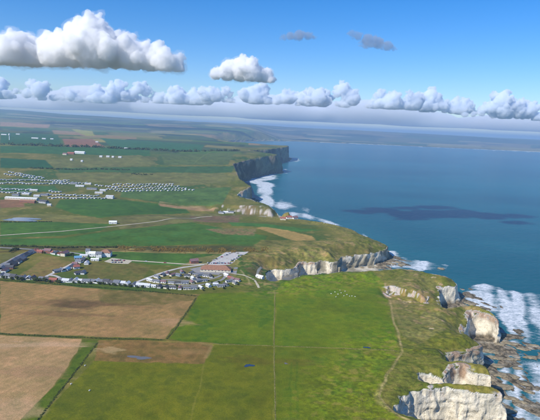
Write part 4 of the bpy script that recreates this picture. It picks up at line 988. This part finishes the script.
hedge([(0, 333.8), (40, 335.6), (82, 337.6), (120, 339), (165, 340)], 1.7, .6, 16, M_HEDGE, 'low hedge between the two ploughed fields')
hedge([(196, 298), (189, 309), (176, 328), (167, 339)], 1.7, .65, 16, M_HEDGE, 'dark hedge along the right end of the upper ploughed field')
hedge([(97, 343), (80, 366), (60, 391), (36, 423)], 1.5, .55, 16, M_HEDGE, 'dark hedge along the grass strip between plough and pasture')
hedge([(196, 296), (150, 291.6), (100, 287.6), (60, 284.4), (0, 280.2)], 1.6, 1.4, 16, M_LEAF, 'hedge behind the ploughed field in front of the bungalows')
hedge([(275, 291), (274.3, 318), (274, 345)], .7, .35, 5, M_TUFT, 'thin overgrown boundary between the two upper pastures')
hedge([(274, 347), (274.5, 380), (275.5, 422)], .7, .35, 5, M_TUFT, 'thin overgrown boundary between the two lower pastures')
hedge([(212, 343.5), (243, 345), (274, 346)], .7, .35, 5, M_TUFT, 'thin boundary below the upper left pasture')
hedge([(274, 346), (340, 348.3), (398, 351)], .7, .4, 5, M_TUFT, 'thin boundary below the upper right pasture')
hedge([(0, 246), (30, 246.6), (60, 248), (90, 247.4), (120, 247.6)], 5, 3.2, 40, M_LEAF, 'dark hedge across the left below the green field', size=.7)
hedge([(0, 222.2), (30, 222.2), (52, 221.8)], 3, 1.6, 24, M_LEAF, 'dark hedge behind the muddy pond', size=.8)
hedge([(60, 146.6), (180, 151.6), (240, 151)], 26, 12, 26, M_LEAF, 'long dark tree belt across the far fields', 'tree_belt', 'tree belt', 4.5, .5, True)
hedge([(0, 144.6), (62, 146.8)], 30, 13, 26, M_LEAF, 'dark tree belt left of the far ploughed field', 'tree_belt', 'tree belt', 4.5, .5, True)
hedge([(30, 168), (62, 169.6), (130, 170)], 10, 5, 16, M_LEAF, 'dark hedge behind the caravan park', size=1.8)
hedge([(130, 174), (145, 175), (153, 174.4)], 9, 5, 16, M_LEAF, 'short dark hedge above the right-hand caravans', size=1.6)
g_ = []
for k in range(900):
    f_ = RND.random(); a_ = 118+150*f_; b_ = 248.3+2.2*math.sin(f_*2.5)+RND.gauss(0, 1.25)
    if vn(np.array([a_/6.]), np.array([b_/2.]), 9)[0] < -.25: continue
    X, Y = at(a_, b_); g_.append(leaves((X, Y, gz(X, Y)+.7), (2.2*RND.uniform(.6, 1.5), 2.2, 1.5*RND.uniform(.6, 1.4)), 26, .5, nr_))
o = link(bpy.data.objects.new('gorse_scrub', leaf_mesh('gorse_scrub', np.concatenate(g_), M_GORSE))); o['kind'] = 'stuff'; tag(o, 'orange-brown gorse scrub in a long band behind the village', 'gorse')
g_ = []
ii = np.nonzero((D > 2) & (D < 34) & (rng < 900) & (x > 60) & (SW > 5))[0]
for i in nr_.choice(ii, 2600):
    if vn(x[i:i+1]/12, y[i:i+1]/12, 77)[0] < .1: continue
    g_.append(leaves((x[i], y[i], z[i]+.15), (1.1*RND.uniform(.5, 1.4), 1.1, .22), 9, .22, nr_))
o = link(bpy.data.objects.new('rough_grass', leaf_mesh('rough_grass', np.concatenate(g_), leafmat('cliff_grass', (.10, .125, .02), (.17, .16, .045))))); o['kind'] = 'stuff'; tag(o, 'rough tussock grass on the broken clifftop slopes', 'grass')

# ------------------------------------------------------------------ sheep, cars, rocks
def sheep_me():
    bm = bmesh.new()
    m = bmesh.ops.create_icosphere(bm, subdivisions=2, radius=.5)
    for v in m['verts']:
        q = 1+.08*math.sin(v.co.x*23)*math.sin(v.co.y*19+v.co.z*17); v.co = Vector((v.co.x*1.25*q, v.co.y*.72*q, .68+v.co.z*.68*q))
    for a_, b_ in ((-.35, -.17), (-.35, .17), (.35, -.17), (.35, .17)):
        c_ = bmesh.ops.create_cone(bm, segments=6, radius1=.045, radius2=.075, depth=.5, cap_ends=True)
        for v in c_['verts']: v.co += Vector((a_, b_, .22))
    h_ = bmesh.ops.create_icosphere(bm, subdivisions=1, radius=.17)
    for v in h_['verts']: v.co = Vector((.78+v.co.x*1.5-v.co.z*.4, v.co.y*.8, .62+v.co.z-v.co.x*.7))
    for s_ in (-1, 1):
        e_ = bmesh.ops.create_icosphere(bm, subdivisions=1, radius=.07)
        for v in e_['verts']: v.co = Vector((.68+v.co.x, s_*.17+v.co.y*1.6, .74+v.co.z*.6))
    me = bpy.data.meshes.new('sheep'); bm.to_mesh(me); bm.free(); me.materials.append(simple('fleece', (.74, .72, .66), .95, .1))
    for p in me.polygons: p.use_smooth = True
    return me
SHP = sheep_me(); SHX = sorted([331, 335, 338, 341, 344, 347, 349.5, 352, 336, 345, 355, 340])
for k, (a_, b_) in enumerate([(331, 294), (335, 292.4), (338, 294.6), (341, 293.2), (344, 296.2), (347, 295), (349.5, 296.6), (352, 296.4), (336, 297.2), (345, 291.6), (355, 297), (340, 290.6)]):
    X, Y = at(a_, b_); o = bpy.data.objects.new('sheep', SHP); COL.objects.link(o); o.location = (X, Y, gz(X, Y)-.02); o.rotation_euler = (0, 0, RND.uniform(0, 6.28)); o.scale = (1.25,)*3
    tag(o, f'white sheep of the pasture flock, {ORD[SHX.index(a_)]} from the left', 'sheep', 'sheep of the flock')
for a_, b_, w_ in ((85, 366, 'alone beside the grass strip at the top of the lower left pasture'), (89.5, 391, 'alone in the middle of the lower left pasture'), (71, 384.5, 'alone close to the hedge of the lower left pasture')):
    X, Y = at(a_, b_); o = bpy.data.objects.new('sheep', SHP); COL.objects.link(o); o.location = (X, Y, gz(X, Y)-.02); o.rotation_euler = (0, 0, 1.); o.scale = (1.25,)*3
    tag(o, f'white sheep {w_}', 'sheep')
def car_me(col):
    prof = [(-2.1, .35), (-2.15, .75), (-1.95, 1.0), (-1.35, 1.08), (-.75, 1.5), (.65, 1.5), (1.2, 1.05), (2.0, .9), (2.15, .6), (2.1, .35)]
    v, f = [], []; n_ = len(prof)
    for s_, k in ((-.85, 1), (.85, 1)):
        for a_, b_ in prof: v.append((a_, s_*(.80 if b_ > 1.2 else 1.), b_))
    f.append(tuple(range(n_))); f.append(tuple(range(2*n_-1, n_-1, -1)))
    for i in range(n_): j = (i+1) % n_; f.append((i, i+n_, j+n_, j))
    gl0 = len(f)
    for s_ in (-1, 1):
        k0 = len(v); v += [(-1.15, s_*.88, 1.1), (1.0, s_*.88, 1.1), (.55, s_*.74, 1.43), (-.7, s_*.74, 1.43)]; f.append((k0, k0+1, k0+2, k0+3) if s_ < 0 else (k0+3, k0+2, k0+1, k0))
    wh0 = len(f)
    for a_ in (-1.3, 1.3):
        for s_ in (-1, 1):
            k0 = len(v)
            for yy in (s_*.62, s_*.9): v += [(a_+.33*math.cos(t_*math.pi/5), yy, .33+.33*math.sin(t_*math.pi/5)) for t_ in range(10)]
            f.append(tuple(range(k0, k0+10))); f.append(tuple(range(k0+19, k0+9, -1)))
            for i in range(10): j = (i+1) % 10; f.append((k0+i, k0+10+i, k0+10+j, k0+j))
    me = mk('car', v, f, simple('car_paint', col, .3, .03, 1, .5)); me.materials.append(M_GL); me.materials.append(MR['dark'])
    for i, p in enumerate(me.polygons): p.material_index = 1 if (gl0 <= i < wh0 or i in (2+3, 2+5)) else 2 if i >= wh0 else 0
    return me
CARC = {'white': (.75, .75, .75), 'silver': (.45, .46, .48), 'dark blue': (.03, .05, .12), 'red': (.35, .03, .03), 'black': (.02, .02, .022), 'pale blue': (.25, .36, .48)}
CARS = {k: car_me(c) for k, c in CARC.items()}
cnt = {}
def car(px, py, rz, where, c=None):
    c = c or RND.choice(list(CARC)); k = cnt[where, c] = cnt.get((where, c), 0)+1
    X, Y = at(px, py); o = bpy.data.objects.new('parked_car', CARS[c]); COL.objects.link(o); o.location = (X, Y, gz(X, Y)+.15); o.rotation_euler = (0, 0, rz)
    tag(o, f'{c} car {where}, {ORD[k-1]} of that colour', 'car', f'cars {where}')
for k in range(15): car(207.5+k*1.62+RND.uniform(-.3, .3), 263.4-.02*k+RND.uniform(-.25, .25), 1.5, 'at the lower edge of the car park')
for k in range(7): car(214+k*2.6, 260.4-1.1*k+RND.uniform(-.2, .2), .4, 'along the left edge of the car park')
for k in range(5): car(232+k*2.2, 261-k*1.2, .7, 'along the right edge of the car park')
for k in range(8): car(112+k*1.7+RND.uniform(-.3, .3), 260.4+.5*RND.random(), RND.uniform(0, 3), 'on the gravel yard of the inn')
for k in range(4): car(112.5+k*3, 262.6, 1.2, 'along the near edge of the inn yard')
car(146, 261.7, .1, 'on the lane right of the inn', 'white'); car(165, 263, .1, 'on the lane left of the car park', 'red')

M_ROCK, n = mat('shore_rock'); p_ = N(n, 'ShaderNodeNewGeometry').outputs['Position']
rc = mixc(n, mrange(n, noise(n, p_, .35, 6, .65), .38, .62), (.40, .33, .20), (.20, .155, .085))
nz_ = N(n, 'ShaderNodeSeparateXYZ', i_0=p_).outputs[2]
rc = mixc(n, m2(n, 'MULTIPLY', mrange(n, nz_, .75, .25), mrange(n, noise(n, p_, .6, 4), .3, .6)), rc, (.035, .032, .018))
finish(M_ROCK, n, rc, .8, .3, (noise(n, p_, 1.2, 5, .65), .6, .5))
def rock(X, Y, rx, ry, h, rz, label, group, seed, name='rock_ledge', zc=0.):
    bm = bmesh.new(); bmesh.ops.create_icosphere(bm, subdivisions=4, radius=1); bm.verts.index_update()
    a_ = np.array([v.co[:] for v in bm.verts]); f_ = np.array([[v.index for v in q.verts] for q in bm.faces]); bm.free()
    s_ = seed*7.3
    q = 1+.30*fbm3(a_[:, 0]*1.5+s_, a_[:, 1]*1.5, a_[:, 2]*1.5, 3, 3)
    a_ = a_*q[:, None]; a_[:, 2] = np.sign(a_[:, 2])*np.abs(a_[:, 2])**.55
    a_[:, 2] += .22*np.floor(3*vn(a_[:, 0]*2+s_, a_[:, 1]*2, 4))/3
    o = link(bpy.data.objects.new(name, mesh_np(name, a_*np.array([rx, ry, h]), f_, [M_ROCK]))); o.location = (X, Y, zc); o.rotation_euler = (0, 0, rz)
    return tag(o, label, 'rock', group)
RK = [(485, 372.5, 7, 4.6), (490, 379, 6, 3), (501, 374.5, 9, 4.2), (514, 376.5, 6, 3.6), (504, 386.5, 12, 4.5), (489, 351, 13, 3.6), (510, 343, 14, 3.5), (524, 349, 10, 3), (481, 361, 8, 4), (495, 357.5, 10, 3), (512, 359, 9, 2.6), (530, 357, 8, 3), (497, 366, 8, 2.6), (526, 384, 7, 2.6), (511, 398, 8, 2.6), (522, 402, 6, 2.4), (508, 411, 8, 3), (534, 345, 6, 2.4), (500, 344, 7, 2.6), (518, 368, 6, 2.2), (530, 392, 5, 2)]
for k, (a_, b_, rx, ry) in enumerate(RK):
    X, Y = at(a_, b_, .6); rock(X, Y, rx, ry*1.5, 1.15, RND.uniform(-.35, .2), '', 'rock ledges awash below the near cliffs', k)
    o = COL.objects[-1]; w_ = 'first second third'.split()
    o['label'] = f'{"broad" if rx > 9 else "mid-sized" if rx > 6.5 else "small"} tan rock ledge below the near cliffs, {"%s from the top" % (ORD[sorted(range(len(RK)), key=lambda i: RK[i][1]).index(k)] if sorted(range(len(RK)), key=lambda i: RK[i][1]).index(k) < 20 else "the last")}'
BL = [(a_, b_) for a_, b_ in ((468, 303), (464, 305.5), (472, 304.5), (384, 265.5), (389, 262.5), (378, 267), (393, 263.5), (398, 262), (371, 267.5), (441, 268.5), (402, 264.6), (362, 267.6))]
for k, (a_, b_) in enumerate(BL):
    X, Y = at(a_, b_, .5); rock(X, Y, RND.uniform(4, 8), RND.uniform(4, 9), 1.4, RND.uniform(0, 3), f'dark boulder at the foot of the {"headland in the surf" if k < 3 else "northern cliffs"}, {ORD[k if k < 3 else k-3]} of its cluster', 'boulders at the cliff foot', 40+k, 'boulder')
